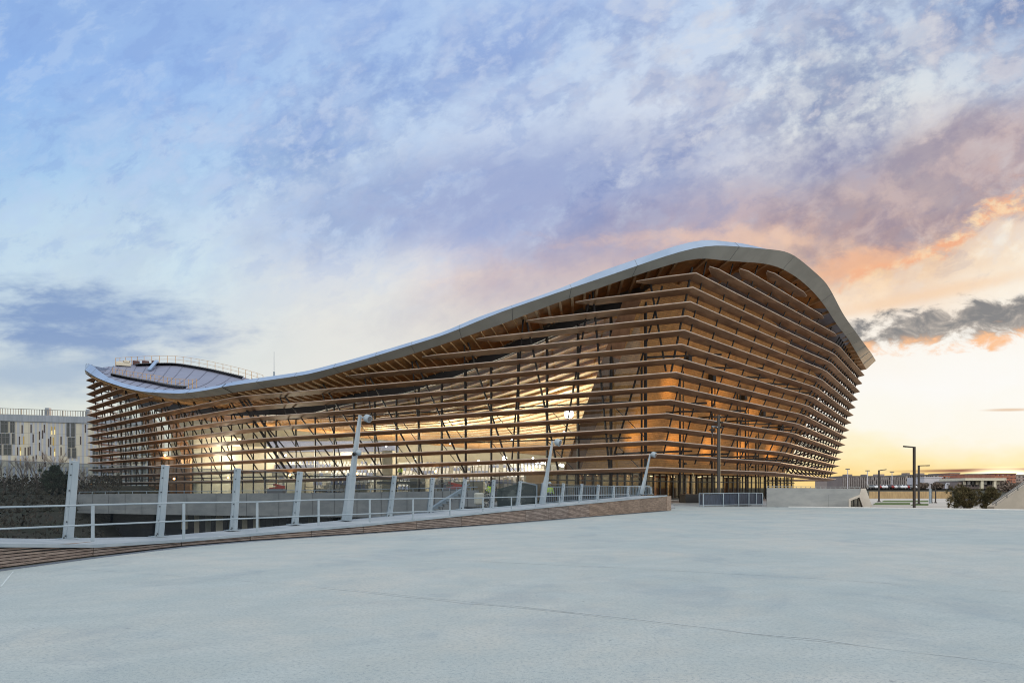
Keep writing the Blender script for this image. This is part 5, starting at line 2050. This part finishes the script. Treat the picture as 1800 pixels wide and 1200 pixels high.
def opt(x, y, out=0.0):
    """point on the office front seen in direction (x, y)"""
    sx = (x - CX) / FPX
    u = (sx * OA.y - OA.x) / (dO.x - sx * dO.y)
    q = Vector((OA.x, OA.y, 0)) + dO * u
    return Vector((q.x, q.y, EYE + (HY - y) * q.y / FPX)) + nO * out


def m_stripes():
    m_ = bpy.data.materials.new('striped_panels')
    m_.use_nodes = True
    n = NT(m_.node_tree)
    bs = n.new('ShaderNodeBsdfPrincipled')
    o = n.new('ShaderNodeOutputMaterial')
    n.t.links.new(bs.outputs[0], o.inputs[0])
    t = n.new('ShaderNodeTexCoord')
    x, y, z = n.sep(t.outputs['Object'])
    u = n.m('ADD', n.m('MULTIPLY', x, float(dO.x)), n.m('MULTIPLY', y, float(dO.y)))
    f = n.m('FRACT', n.m('DIVIDE', u, 0.92))
    cell = n.m('FLOOR', n.m('DIVIDE', u, 0.92))
    storey = n.m('FLOOR', n.m('DIVIDE', n.m('ADD', z, 0.6), 2.75))
    rnd = n.new('ShaderNodeTexWhiteNoise', noise_dimensions='2D')
    n.put(rnd.inputs[0], n.xyz(cell, storey, 0.0))
    a = n.mix(n.smooth(f, 0.42, 0.5), (0.50, 0.48, 0.41), (0.38, 0.42, 0.49))
    a = n.mix(n.smooth(rnd.outputs[0], 0.75, 0.76), a, (0.55, 0.53, 0.44))
    g = n.m('MULTIPLY', n.smooth(f, 0.05, 0.02), 0.6)
    fz = n.m('FRACT', n.m('DIVIDE', n.m('ADD', z, 0.6), 2.75))
    g2 = n.m('MULTIPLY', n.smooth(fz, 0.04, 0.02), 0.6)
    a = n.mix(n.m('MAXIMUM', g, g2), a, (0.2, 0.2, 0.2))
    n.put(bs.inputs['Base Color'], a)
    bs.inputs['Roughness'].default_value = 0.55
    return m_


zt = opt(0, 727).z
b = MB()
A3, B3 = Vector((OA.x, OA.y, 0)), Vector((OB.x, OB.y, 0))
bk = -nO * 30
b.prism([(A3.x, A3.y), (B3.x, B3.y), (B3.x + bk.x, B3.y + bk.y), (A3.x + bk.x, A3.y + bk.y)], 1.0, zt)
b.build('wall', m_stripes(), ow)
b = MB()
b.beam(A3 + V(0, 0, zt - 0.9) + nO * .1, B3 + V(0, 0, zt - 0.9) + nO * .1, 0.25, 1.6)
b.build('cornice', mat('blue_grey_panel', (0.30, 0.34, 0.40), 0.5, (0.24, 0.28, 0.33), 1.4, (1.5, 1.5, .1)), ow)
b = MB()
L_ = (B3 - A3).length
for u in np.arange(0.3, L_, 0.55):
    q = A3 + dO * u + V(0, 0, zt)
    big = int(u / 0.55) % 8 == 0
    b.beam(q, q + V(0, 0, 1.35), 0.22 if big else 0.10, 0.22 if big else 0.10)
b.beam(A3 + V(0, 0, zt + 1.35), B3 + V(0, 0, zt + 1.35), 0.12, 0.12)
b.build('roof_railing', mat('rail_grey', (0.24, 0.25, 0.24), 0.5), ow)
for x_ in (80, 152):
    q = opt(x_, 727)
    b = MB()
    b.box((q.x, q.y + 1, zt + 0.8), (1.0, 1.0, 2.2))
    b.build('roof_stack', mat('blue_grey_panel', (0.3, 0.34, 0.4)), ow)
M_wred = mat('window_maroon', (0.035, 0.02, 0.022), 0.2)
M_wgold = mat('window_gold', (0.40, 0.28, 0.07), 0.3, emit=(1.0, 0.65, 0.15), estr=0.08)
M_wlit = mat('window_lit', (0.9, 0.7, 0.3), 0.3, emit=(1.0, 0.82, 0.35), estr=0.35)
M_wgreen = mat('window_green', (0.02, 0.03, 0.036), 0.12, (0.04, 0.055, 0.055), 0.6)


def crop7(x, y):
    return x / 7.5, 700 + y / 7.5


slits = [(292, 350, 460, 0), (437, 470, 580, 0), (520, 432, 545, 0), (562, 418, 528, 0), (683, 370, 425, 1), (683, 428, 478, 2), (720, 370, 412, 1), (720, 414, 478, 2),
         (312, 498, 605, 1), (642, 530, 640, 0), (703, 512, 622, 1), (520, 580, 690, 0), (270, 640, 690, 1), (270, 692, 750, 2), (332, 645, 755, 0), (397, 630, 740, 0),
         (720, 658, 700, 1), (720, 700, 760, 2), (560, 710, 800, 0), (478, 745, 800, 0), (437, 760, 830, 0), (600, 830, 900, 0), (520, 860, 960, 0), (270, 800, 880, 1)]
rsl = random.Random(4)
slits += [(rsl.choice((232, 256, 340, 372, 410, 468, 500, 585, 618, 668, 745, 775, 805, 835, 1030, 1062, 1094, 1126)), y_, y_ + 108, 0) for y_ in (345, 500, 640, 640, 500, 345, 790, 790, 640, 500, 345, 640, 500, 790)]
for x_, y0, y1, kd in slits:
    (xa, ya), (xb, yb2) = crop7(x_ - 8, y0), crop7(x_ + 8, y1)
    b = MB()
    q = [opt(xa, yb2, .05), opt(xb, yb2, .05), opt(xb, ya, .05), opt(xa, ya, .05)]
    b.add(q + [v_ - nO * 0.1 for v_ in q], [(0, 1, 2, 3), (3, 2, 6, 7), (0, 4, 5, 1), (0, 3, 7, 4), (1, 5, 6, 2)])
    b.build('slit_window', (M_wred, M_wgold, M_wlit)[kd], ow)
bigs = [(10, 105, 275, 450), (137, 192, 275, 450), (30, 125, 460, 600), (160, 192, 460, 600), (50, 150, 610, 745), (-40, 20, 460, 600), (-60, 20, 610, 745),
        (880, 915, 320, 500), (940, 988, 320, 500), (897, 988, 512, 645), (895, 928, 652, 785), (953, 1003, 652, 785)]
for cxx in range(1225, 2040, 105):
    for ry in (335, 500, 665, 780, 900, 1010):
        bigs.append((cxx, cxx + 72, ry, ry + 85))
for x0, x1, y0, y1 in bigs:
    (xa, ya), (xb, yb2) = crop7(x0, y0), crop7(x1, y1)
    b = MB()
    q = [opt(xa, yb2, .06), opt(xb, yb2, .06), opt(xb, ya, .06), opt(xa, ya, .06)]
    b.add(q + [v_ - nO * 0.12 for v_ in q], [(0, 1, 2, 3), (3, 2, 6, 7), (0, 4, 5, 1), (0, 3, 7, 4), (1, 5, 6, 2)])
    wn = b.build('window', M_wgreen, ow)
    sub(wn, ow)
    b = MB()
    for q0_, q1_ in ((q[0], q[3]), (q[1], q[2]), (q[0].lerp(q[1], .5), q[3].lerp(q[2], .5)), (q[3].lerp(q[0], .35), q[2].lerp(q[1], .35))):
        b.beam(q0_ + nO * .06, q1_ + nO * .06, 0.10, 0.08, up=nO)
    b.build('window_frame', mat('frame_grey', (0.16, 0.17, 0.18), 0.5), wn)


# ------------------------------------------------------------------ vegetation
M_bark = mat('bark', (0.075, 0.06, 0.05), 0.9, (0.05, 0.04, 0.034), 4.0)
M_twig = mat('twig_bark', (0.34, 0.295, 0.26), 0.9, (0.22, 0.19, 0.165), 2.0)
M_fir = mat('fir_needles', (0.022, 0.040, 0.024), 0.9, (0.038, 0.058, 0.028), 1.2)
M_pine = mat('pine_needles', (0.15, 0.115, 0.05), 0.85, (0.07, 0.066, 0.028), 1.6)


def bare_tree(x, ybase, ytop, Y, label, spread=0.55, seed=1):
    rs = random.Random(seed)
    q = pix(x, ybase, Y)
    base_ = V(q.x, Y, float(hts(np.array(q.x), np.array(Y))) - .1)
    H = pix(x, ytop, Y).z - base_.z
    t_ = thing('bare_tree', tuple(base_), label, 'tree', 'leafless trees on the left bank')
    tb = MB()
    top = base_ + V(rs.uniform(-.4, .4), 0, H * 0.38)
    tb.tube([base_, base_.lerp(top, .5) + V(.1, 0, 0), top], [0.02 * H + .04, 0.017 * H + .03, 0.013 * H + .02], 7)
    tb.build('trunk', M_bark, t_)
    cb = MB()

    def grow(p_, d, L, r, lv):
        e = p_ + d * L
        m_ = p_.lerp(e, .5) + V(rs.uniform(-1, 1), rs.uniform(-1, 1), rs.uniform(-.3, .5)) * L * 0.07
        cb.tube([p_, m_, e], [r, r * .8, r * .6], 4 if lv < 3 else 3, cap=False)
        if lv >= 5:
            return
        n = 3 if lv < 4 else 2
        for i in range(n):
            nd = (d + V(rs.uniform(-1, 1), rs.uniform(-1, 1), rs.uniform(-.25, .75)) * spread).normalized()
            grow(p_.lerp(e, rs.uniform(.55, 1)), nd, L * rs.uniform(.6, .82), r * .58, lv + 1)
    for i in range(5):
        a_ = i * 2 * math.pi / 5 + rs.uniform(-.3, .3)
        grow(base_.lerp(top, rs.uniform(.55, 1)), V(math.cos(a_) * .5, math.sin(a_) * .5, 0.9).normalized(), H * 0.21, 0.010 * H + .01, 1)
    cb.build('crown', M_twig, t_)


bare_tree(8, 855, 797, 92, 'leafless tree at the left edge before the striped office', seed=3)
bare_tree(38, 856, 788, 96, 'leafless tree second from the left edge before the striped office', seed=5)
bare_tree(66, 856, 783, 93, 'tall leafless tree left of the dark evergreen', seed=8)
bare_tree(98, 856, 781, 99, 'leafless tree rising behind the dark evergreen', seed=11)
bare_tree(140, 857, 802, 90, 'leafless tree between the first white post and the louvres', seed=21)
bare_tree(152, 857, 822, 94, 'small leafless tree closest to the louvre tips at left', seed=25)


def leafy(name, base_, H, rx, ry, n, leaf, matl, label, cat, group=None, z0=0.25, seed=1, cone=False, trunk=0.12, spiky=0.0):
    rs = np.random.default_rng(seed)
    t_ = thing(name, tuple(base_), label, cat, group)
    b = MB()
    lm = []
    b.tube([base_, base_ + V(.05, 0, H * .5), base_ + V(0, 0, H * 0.9)], [trunk, trunk * .7, trunk * .2], 7)
    cl = []
    for i in range(16 if not cone else 22):
        f = rs.random() if not cone else (i + .5) / 22
        a_ = rs.random() * 6.28
        wz = z0 + (1 - z0) * f
        rr = math.sqrt(max(0.05, 1 - (2 * f - .8) ** 2 / 1.5)) if not cone else (1 - f) * 0.95 + .08
        rad = rr * (0.35 + 0.6 * rs.random())
        c = base_ + V(math.cos(a_) * rx * rad, math.sin(a_) * ry * rad, wz * H)
        cl.append((c, rx * (0.30 + .22 * rs.random())))
        b.tube([base_ + V(0, 0, wz * H * 0.7), c], [trunk * .35, trunk * .12], 5)
    b.build('trunk', M_bark, t_)
    b = MB()
    for i in range(n):
        c, cr = cl[rs.integers(len(cl))]
        v_ = rs.normal(0, 1, 3); v_ /= np.linalg.norm(v_)
        rad = cr * (rs.random() ** 0.45) * (1.25 if rs.random() < .12 else 1)
        p_ = c + Vector(v_ * rad * np.array([1, 1, .75]))
        d = Vector(v_ * 0.6 + np.array([0, 0, .55 if spiky else 0.1]) + rs.normal(0, .5, 3)).normalized()
        s_ = d.cross(Vector(rs.normal(0, 1, 3))).normalized()
        l_ = leaf * (0.6 + .8 * rs.random())
        w_ = l_ * (0.10 if spiky else 0.42)
        b.add([p_ - s_ * w_, p_ + d * l_ * .5 - s_ * w_ * .8, p_ + d * l_, p_ + d * l_ * .5 + s_ * w_ * .8, p_ + s_ * w_], [(0, 1, 2, 3, 4)])
    b.build('crown', matl, t_)


def needle_tree(base_, H, rx, nb, zlo, matl, label, name, group=None, seed=1, blade=0.26, bw=0.05, up=0.75, trunk=0.1):
    """boughs set round a stem, each carrying brush-like tufts, with gaps left between them"""
    rs = np.random.default_rng(seed)
    t_ = thing(name, tuple(base_), label, 'tree', group)
    tb, cb = MB(), MB()
    tb.tube([base_, base_ + V(.06, 0, H * .5), base_ + V(-.03, 0, H * .92)], [trunk, trunk * .6, trunk * .15], 7)
    for i in range(nb):
        f = (i + rs.random()) / nb
        z = H * (zlo + (0.93 - zlo) * f)
        prof_ = (0.55 + 0.45 * math.sin(math.pi * min(1, f * 1.15 + .12))) * (1 - max(0, f - .55) * 1.5)
        L = rx * max(0.2, prof_) * rs.uniform(0.55, 1.15)
        a_ = i * 2.4 + rs.uniform(-.5, .5)
        d = Vector((math.cos(a_), math.sin(a_), rs.uniform(.15, up))).normalized()
        p0_ = base_ + V(0, 0, z * 0.86)
        p1_ = p0_ + d * L * .6
        p2_ = p1_ + (d + V(0, 0, .5)).normalized() * L * .5
        tb.tube([p0_, p1_, p2_], [trunk * .3, trunk * .2, trunk * .06], 5)
        for j in range(5):
            u = 0.35 + 0.65 * (j + rs.random()) / 5
            c = p0_.lerp(p1_, u / .6) if u < .6 else p1_.lerp(p2_, (u - .6) / .4)
            c = c + Vector(rs.normal(0, 1, 3)) * rx * .07
            ax = (d + V(0, 0, .7) + Vector(rs.normal(0, .35, 3))).normalized()
            for k_ in range(int(34)):
                v_ = (ax * rs.uniform(.3, 1.1) + Vector(rs.normal(0, .55, 3))).normalized()
                s_ = v_.cross(Vector(rs.normal(0, 1, 3))).normalized() * bw * .5
                l_ = blade * rs.uniform(.6, 1.25)
                q_ = c + Vector(rs.normal(0, 1, 3)) * blade * .22
                cb.add([q_ - s_, q_ + v_ * l_, q_ + s_], [(0, 1, 2)])
    tb.build('trunk', M_bark, t_)
    cb.build('crown', matl, t_)


def hgt(x, Y):
    return float(hts(np.array(x), np.array(float(Y))))


q = pix(96, 850, 91)
needle_tree(V(q.x, 91, hgt(q.x, 91) - .2), pix(0, 808, 91).z - hgt(q.x, 91), 1.9, 60, 0.10, M_fir, 'dense dark green conifer among the leafless trees at left', 'evergreen_tree', seed=4, blade=0.34, bw=0.09, up=0.5)
q = pix(1694, 880, 66)
needle_tree(V(q.x, 66, -1.4), 3.5, 1.75, 60, 0.30, M_pine, 'broad bushy pine behind the plaza edge, left of the pair', 'pine_tree', 'bushy pines behind the plaza edge', seed=9)
q = pix(1741, 880, 65)
needle_tree(V(q.x, 65, -1.4), 3.6, 1.1, 46, 0.26, M_pine, 'narrower upright pine behind the plaza edge, right of the pair', 'pine_tree', 'bushy pines behind the plaza edge', seed=12)

# undergrowth on the left bank (uncountable)
b = MB()
rs = np.random.default_rng(5)
for i in range(16000):
    Y = rs.uniform(54, 108)
    X = rs.uniform(-100, -47)
    if X / Y > -0.55:
        continue
    z = hgt(X, Y)
    cl_ = 0.5 + 0.5 * math.sin(X * 0.9 + 1.7 * math.sin(Y * .35)) * math.cos(Y * 0.7 + X * .3)
    z += rs.random() * (0.5 + 1.5 * cl_)
    l_ = rs.uniform(0.25, 0.6)
    d = Vector(rs.normal(0, 1, 3)); d.z = abs(d.z) + .3; d.normalize()
    s_ = d.cross(Vector(rs.normal(0, 1, 3))).normalized() * l_ * .35
    p_ = V(X, Y, z)
    b.add([p_ - s_, p_ + d * l_, p_ + s_], [(0, 1, 2)])
og = b.build('undergrowth', mat('scrub_leaf', (0.040, 0.038, 0.024), 0.95, (0.062, 0.048, 0.034), 0.25))
tag(og, 'dark tangled scrub covering the bank behind the glass parapet', 'scrub', kind='stuff')
# bushes along the road foot of the far right
M_far = mat('far_scrub', (0.20, 0.15, 0.12), 0.95, (0.14, 0.11, 0.085), 0.3)
for i, (x, y, Y, H, rx, lab) in enumerate(((1622, 860, 252, 1.5, 1.8, 'brown leafless bush under the pale lavender box building'), (1648, 861, 245, 1.5, 1.6, 'brown bush right of the short street lamps'),
                                  (1777, 856, 230, 2.2, 4.5, 'broad brown bush behind the sloping stair wall'), (1795, 858, 225, 2.2, 3.6, 'brown bush at the far right edge over the stair wall'))):
    q = pix(x, y, Y)
    leafy('bush', V(q.x, Y, hgt(q.x, Y)), H, rx, rx, 1500, 0.5, M_far, lab, 'bush', 'brown far bushes', z0=0.1, seed=30 + i, trunk=0.1)


# ------------------------------------------------------------------ people and lifts
def person(loc, face, label, vest, helmet=True, bend=0.0, H=1.75):
    t_ = thing('person', loc, label, 'person')
    o_ = Vector(loc)
    cr, sr = math.cos(face), math.sin(face)

    def L(x, y, z):
        return (x * cr - y * sr, x * sr + y * cr, z)
    s_ = H / 1.75
    by = bend
    J = [('pel', (0, 0, .95), .135), ('waist', (0, -.02 - by * .1, 1.12), .13), ('chest', (0, -by * .25, 1.34), .155), ('neck', (0, -by * .38, 1.50), .058), ('head0', (0, -.03 - by * .42, 1.58), .075), ('head', (0, -.03 - by * .45, 1.68), .098), ('crown', (0, -.02 - by * .45, 1.76), .06),
         ('shl', (-.19, -by * .3, 1.43), .06), ('ell', (-.26, -.02 - by * .35, 1.17), .047), ('wrl', (-.20, -.22 - by * .4, 1.06), .033), ('hal', (-.18, -.30 - by * .4, 1.05), .035),
         ('shr', (.19, -by * .3, 1.43), .06), ('elr', (.27, .0 - by * .3, 1.16), .047), ('wrr', (.25, -.14 - by * .35, .95), .033), ('har', (.24, -.19 - by * .35, .88), .035),
         ('hpl', (-.10, 0, .90), .095), ('knl', (-.11, -.03, .50), .062), ('anl', (-.11, .02, .09), .043), ('tol', (-.12, -.16, .04), .035),
         ('hpr', (.10, 0, .90), .095), ('knr', (.12, -.05, .50), .062), ('anr', (.13, .05, .09), .043), ('tor', (.14, -.13, .04), .035)]
    E = ['pel-waist', 'waist-chest', 'chest-neck', 'neck-head0', 'head0-head', 'head-crown', 'chest-shl', 'shl-ell', 'ell-wrl', 'wrl-hal', 'chest-shr', 'shr-elr', 'elr-wrr', 'wrr-har',
         'pel-hpl', 'hpl-knl', 'knl-anl', 'anl-tol', 'pel-hpr', 'hpr-knr', 'knr-anr', 'anr-tor']
    idx = {j[0]: i for i, j in enumerate(J)}

    def skin(name, js, es, radd, m_, keep=None):
        me = bpy.data.meshes.new(name)
        sel = [j for j in J if j[0] in js]
        ix = {j[0]: i for i, j in enumerate(sel)}
        me.from_pydata([tuple(Vector(L(*j[1])) * s_) for j in sel], [tuple(ix[k_] for k_ in e.split('-')) for e in es], [])
        me.materials.append(m_)
        ob = bpy.data.objects.new(name, me)
        COL.objects.link(ob)
        ob.parent = t_
        md_ = ob.modifiers.new('skin', 'SKIN')
        sv = me.skin_vertices[0].data
        for i, j in enumerate(sel):
            sv[i].radius = ((j[2] + radd) * s_ * (1.12 if j[0] in ('chest', 'waist', 'pel') else 1), (j[2] + radd) * s_)
            sv[i].use_root = (i == 0)
        sb_ = ob.modifiers.new('sub', 'SUBSURF')
        sb_.levels = sb_.render_levels = 2
        return ob
    allj = [j[0] for j in J]
    skin('body', allj, E, 0.0, mat('work_trousers', (0.03, 0.035, 0.06), 0.8))
    skin('vest', ['pel', 'waist', 'chest', 'shl', 'shr'], ['pel-waist', 'waist-chest', 'chest-shl', 'chest-shr'], 0.022, vest)
    skin('sleeve', ['shl', 'ell', 'wrl'], ['shl-ell', 'ell-wrl'], 0.010, vest)
    skin('sleeve', ['shr', 'elr', 'wrr'], ['shr-elr', 'elr-wrr'], 0.010, vest)
    hd = Vector(L(0, -.03 - by * .45, 1.66)) * s_
    b = MB()
    b.ball(o_ + hd + Vector(L(0, -.015, -.01)), 0.094, 14, 10, (0.86, 1.0, 1.2))
    b.ball(o_ + hd + Vector(L(0, -.105, -.015)), 0.018, 6, 5, (1, 1.2, 1.5))
    for sx in (-1, 1):
        b.ball(o_ + hd + Vector(L(sx * .085, 0, -.01)), 0.022, 6, 5, (.5, 1, 1.4))
    b.build('head', mat('skin_tone', (0.42, 0.25, 0.18), 0.6), t_, smooth=True)
    b = MB()
    for sx in (-1, 1):
        b.ball(o_ + hd + Vector(L(sx * .034, -.098, .012)), 0.011, 6, 5)
    b.ball(o_ + hd + Vector(L(0, -.098, -.055)), 0.02, 6, 4, (1.1, .4, .3))
    b.build('face', mat('dark_hair', (0.03, 0.02, 0.015), 0.7), t_)
    b = MB()
    if helmet:
        b.ball(o_ + hd + V(0, 0, .055), 0.115, 14, 8, (.95, 1.08, .85))
        b.tube([o_ + hd + V(0, 0, .03), o_ + hd + V(0, 0, .045)], [0.135, 0.125], 14)
        b.build('helmet', M_white, t_, smooth=True)
    else:
        b.ball(o_ + hd + V(0, 0, .04), 0.103, 12, 8, (.95, 1.05, .95))
        b.build('hair', mat('dark_hair', (0.03, 0.02, 0.015)), t_, smooth=True)
    b = MB()
    for z_ in (1.10, 1.26):
        q = Vector(L(0, -.02 - by * .15, z_)) * s_ + o_
        b.tube([q + V(0, 0, -.025), q + V(0, 0, .025)], 0.185, 16, cap=False)
    b.build('reflective_band', mat('reflective', (0.7, 0.72, 0.68), 0.3), t_)
    # separate curled fingers and a thumb on both hands
    b = MB()
    for sx, hx in ((-1, (-.18, -.30 - by * .4, 1.05)), (1, (.24, -.19 - by * .35, .88))):
        for i in range(4):
            p0_ = Vector((hx[0] + (i - 1.5) * .019, hx[1] - .02, hx[2] - .005))
            p1_ = p0_ + Vector((0, -.035, -.02 - .004 * (i == 1)))
            p2_ = p1_ + Vector((0, -.008, -.03))
            b.tube([o_ + Vector(L(*(p_ * s_))) for p_ in (p0_, p1_, p2_)], [.010, .009, .007], 6)
        p0_ = Vector((hx[0] - sx * .03, hx[1] + .015, hx[2]))
        b.tube([o_ + Vector(L(*(p_ * s_))) for p_ in (p0_, p0_ + Vector((-sx * .022, -.03, -.012)))], [.012, .009], 6)
    b.build('fingers', mat('skin_tone', (0.42, 0.25, 0.18)), t_)


M_vest = mat('hi_vis_yellow', (0.62, 0.85, 0.05), 0.7)
M_orange = mat('hi_vis_orange', (0.85, 0.12, 0.03), 0.7)
q = pix(966, 870, 49)
person((q.x, 49, pix(0, 846.5, 49).z - 1.80), R(20), 'worker in a yellow hi-vis jacket and white helmet behind the middle lamp mast', M_vest)
q = pix(861, 870, 52)
person((q.x, 52, pix(0, 845.5, 52).z - 1.78), R(-60), 'worker in a yellow vest half hidden by a white post near the stair', M_vest, helmet=False)
q = pix(704, 830, 80)
person((q.x, 80, pix(0, 818, 80).z - 1.78), R(-30), 'worker in a yellow jacket inside the hall above the white stands', M_vest)
b = MB()
b.box((q.x, 80.6, pix(0, 818, 80).z - 1.78 - 0.15), (5.0, 3.0, 0.3))
tag(b.build('work_platform', M_steel2), 'grey platform inside the hall under the worker in yellow', 'platform')


def lift(x, ytop, ybot, Y, label):
    q = pix(x, ybot, Y)
    z0_ = 0.2
    s_ = (pix(x, ytop, Y).z - z0_)
    t_ = thing('boom_lift', (q.x, Y, z0_), label, 'boom lift', 'red boom lifts on the terrace')
    red = mat('lift_red', (0.36, 0.05, 0.03), 0.5)
    b = MB()
    b.box((q.x, Y, z0_ + 0.55), (2.6, 1.4, 0.5))
    b.build('chassis', red, t_, bevel=0.08)
    for sx in (-.95, .95):
        for sy in (-.7, .7):
            b = MB()
            b.tube([(q.x + sx, Y + sy - .13, z0_ + .36), (q.x + sx, Y + sy + .13, z0_ + .36)], 0.36, 14)
            b.build('wheel', M_rubber, t_)
    b = MB()
    b.box((q.x - .2, Y, z0_ + 1.05), (1.7, 1.1, 0.5))
    b.build('turret', M_steel2, t_, bevel=0.06)
    b = MB()
    b.beam((q.x - .9, Y, z0_ + 1.25), (q.x + .7, Y, z0_ + s_ * .85), 0.26, 0.3)
    b.beam((q.x + .7, Y, z0_ + s_ * .85), (q.x - .5, Y, z0_ + s_), 0.20, 0.22)
    b.build('boom', red, t_, bevel=0.02)
    b = MB()
    c = V(q.x - .8, Y, z0_ + s_ * .72)
    for zz in (0, .5, 1.0):
        for u, v_ in (((-.5, -.4), (.5, -.4)), ((.5, -.4), (.5, .4)), ((.5, .4), (-.5, .4)), ((-.5, .4), (-.5, -.4))):
            b.beam(c + V(*u, zz), c + V(*v_, zz), 0.05, 0.05)
    for u in ((-.5, -.4), (.5, -.4), (.5, .4), (-.5, .4)):
        b.beam(c + V(*u, 0), c + V(*u, 1.0), 0.05, 0.05)
    b.build('basket', M_steel2, t_)


lift(489, 851, 866, 74, 'red boom lift on the terrace between the third and fourth white posts')
lift(798, 848, 864, 63, 'red boom lift on the terrace above the white stair')
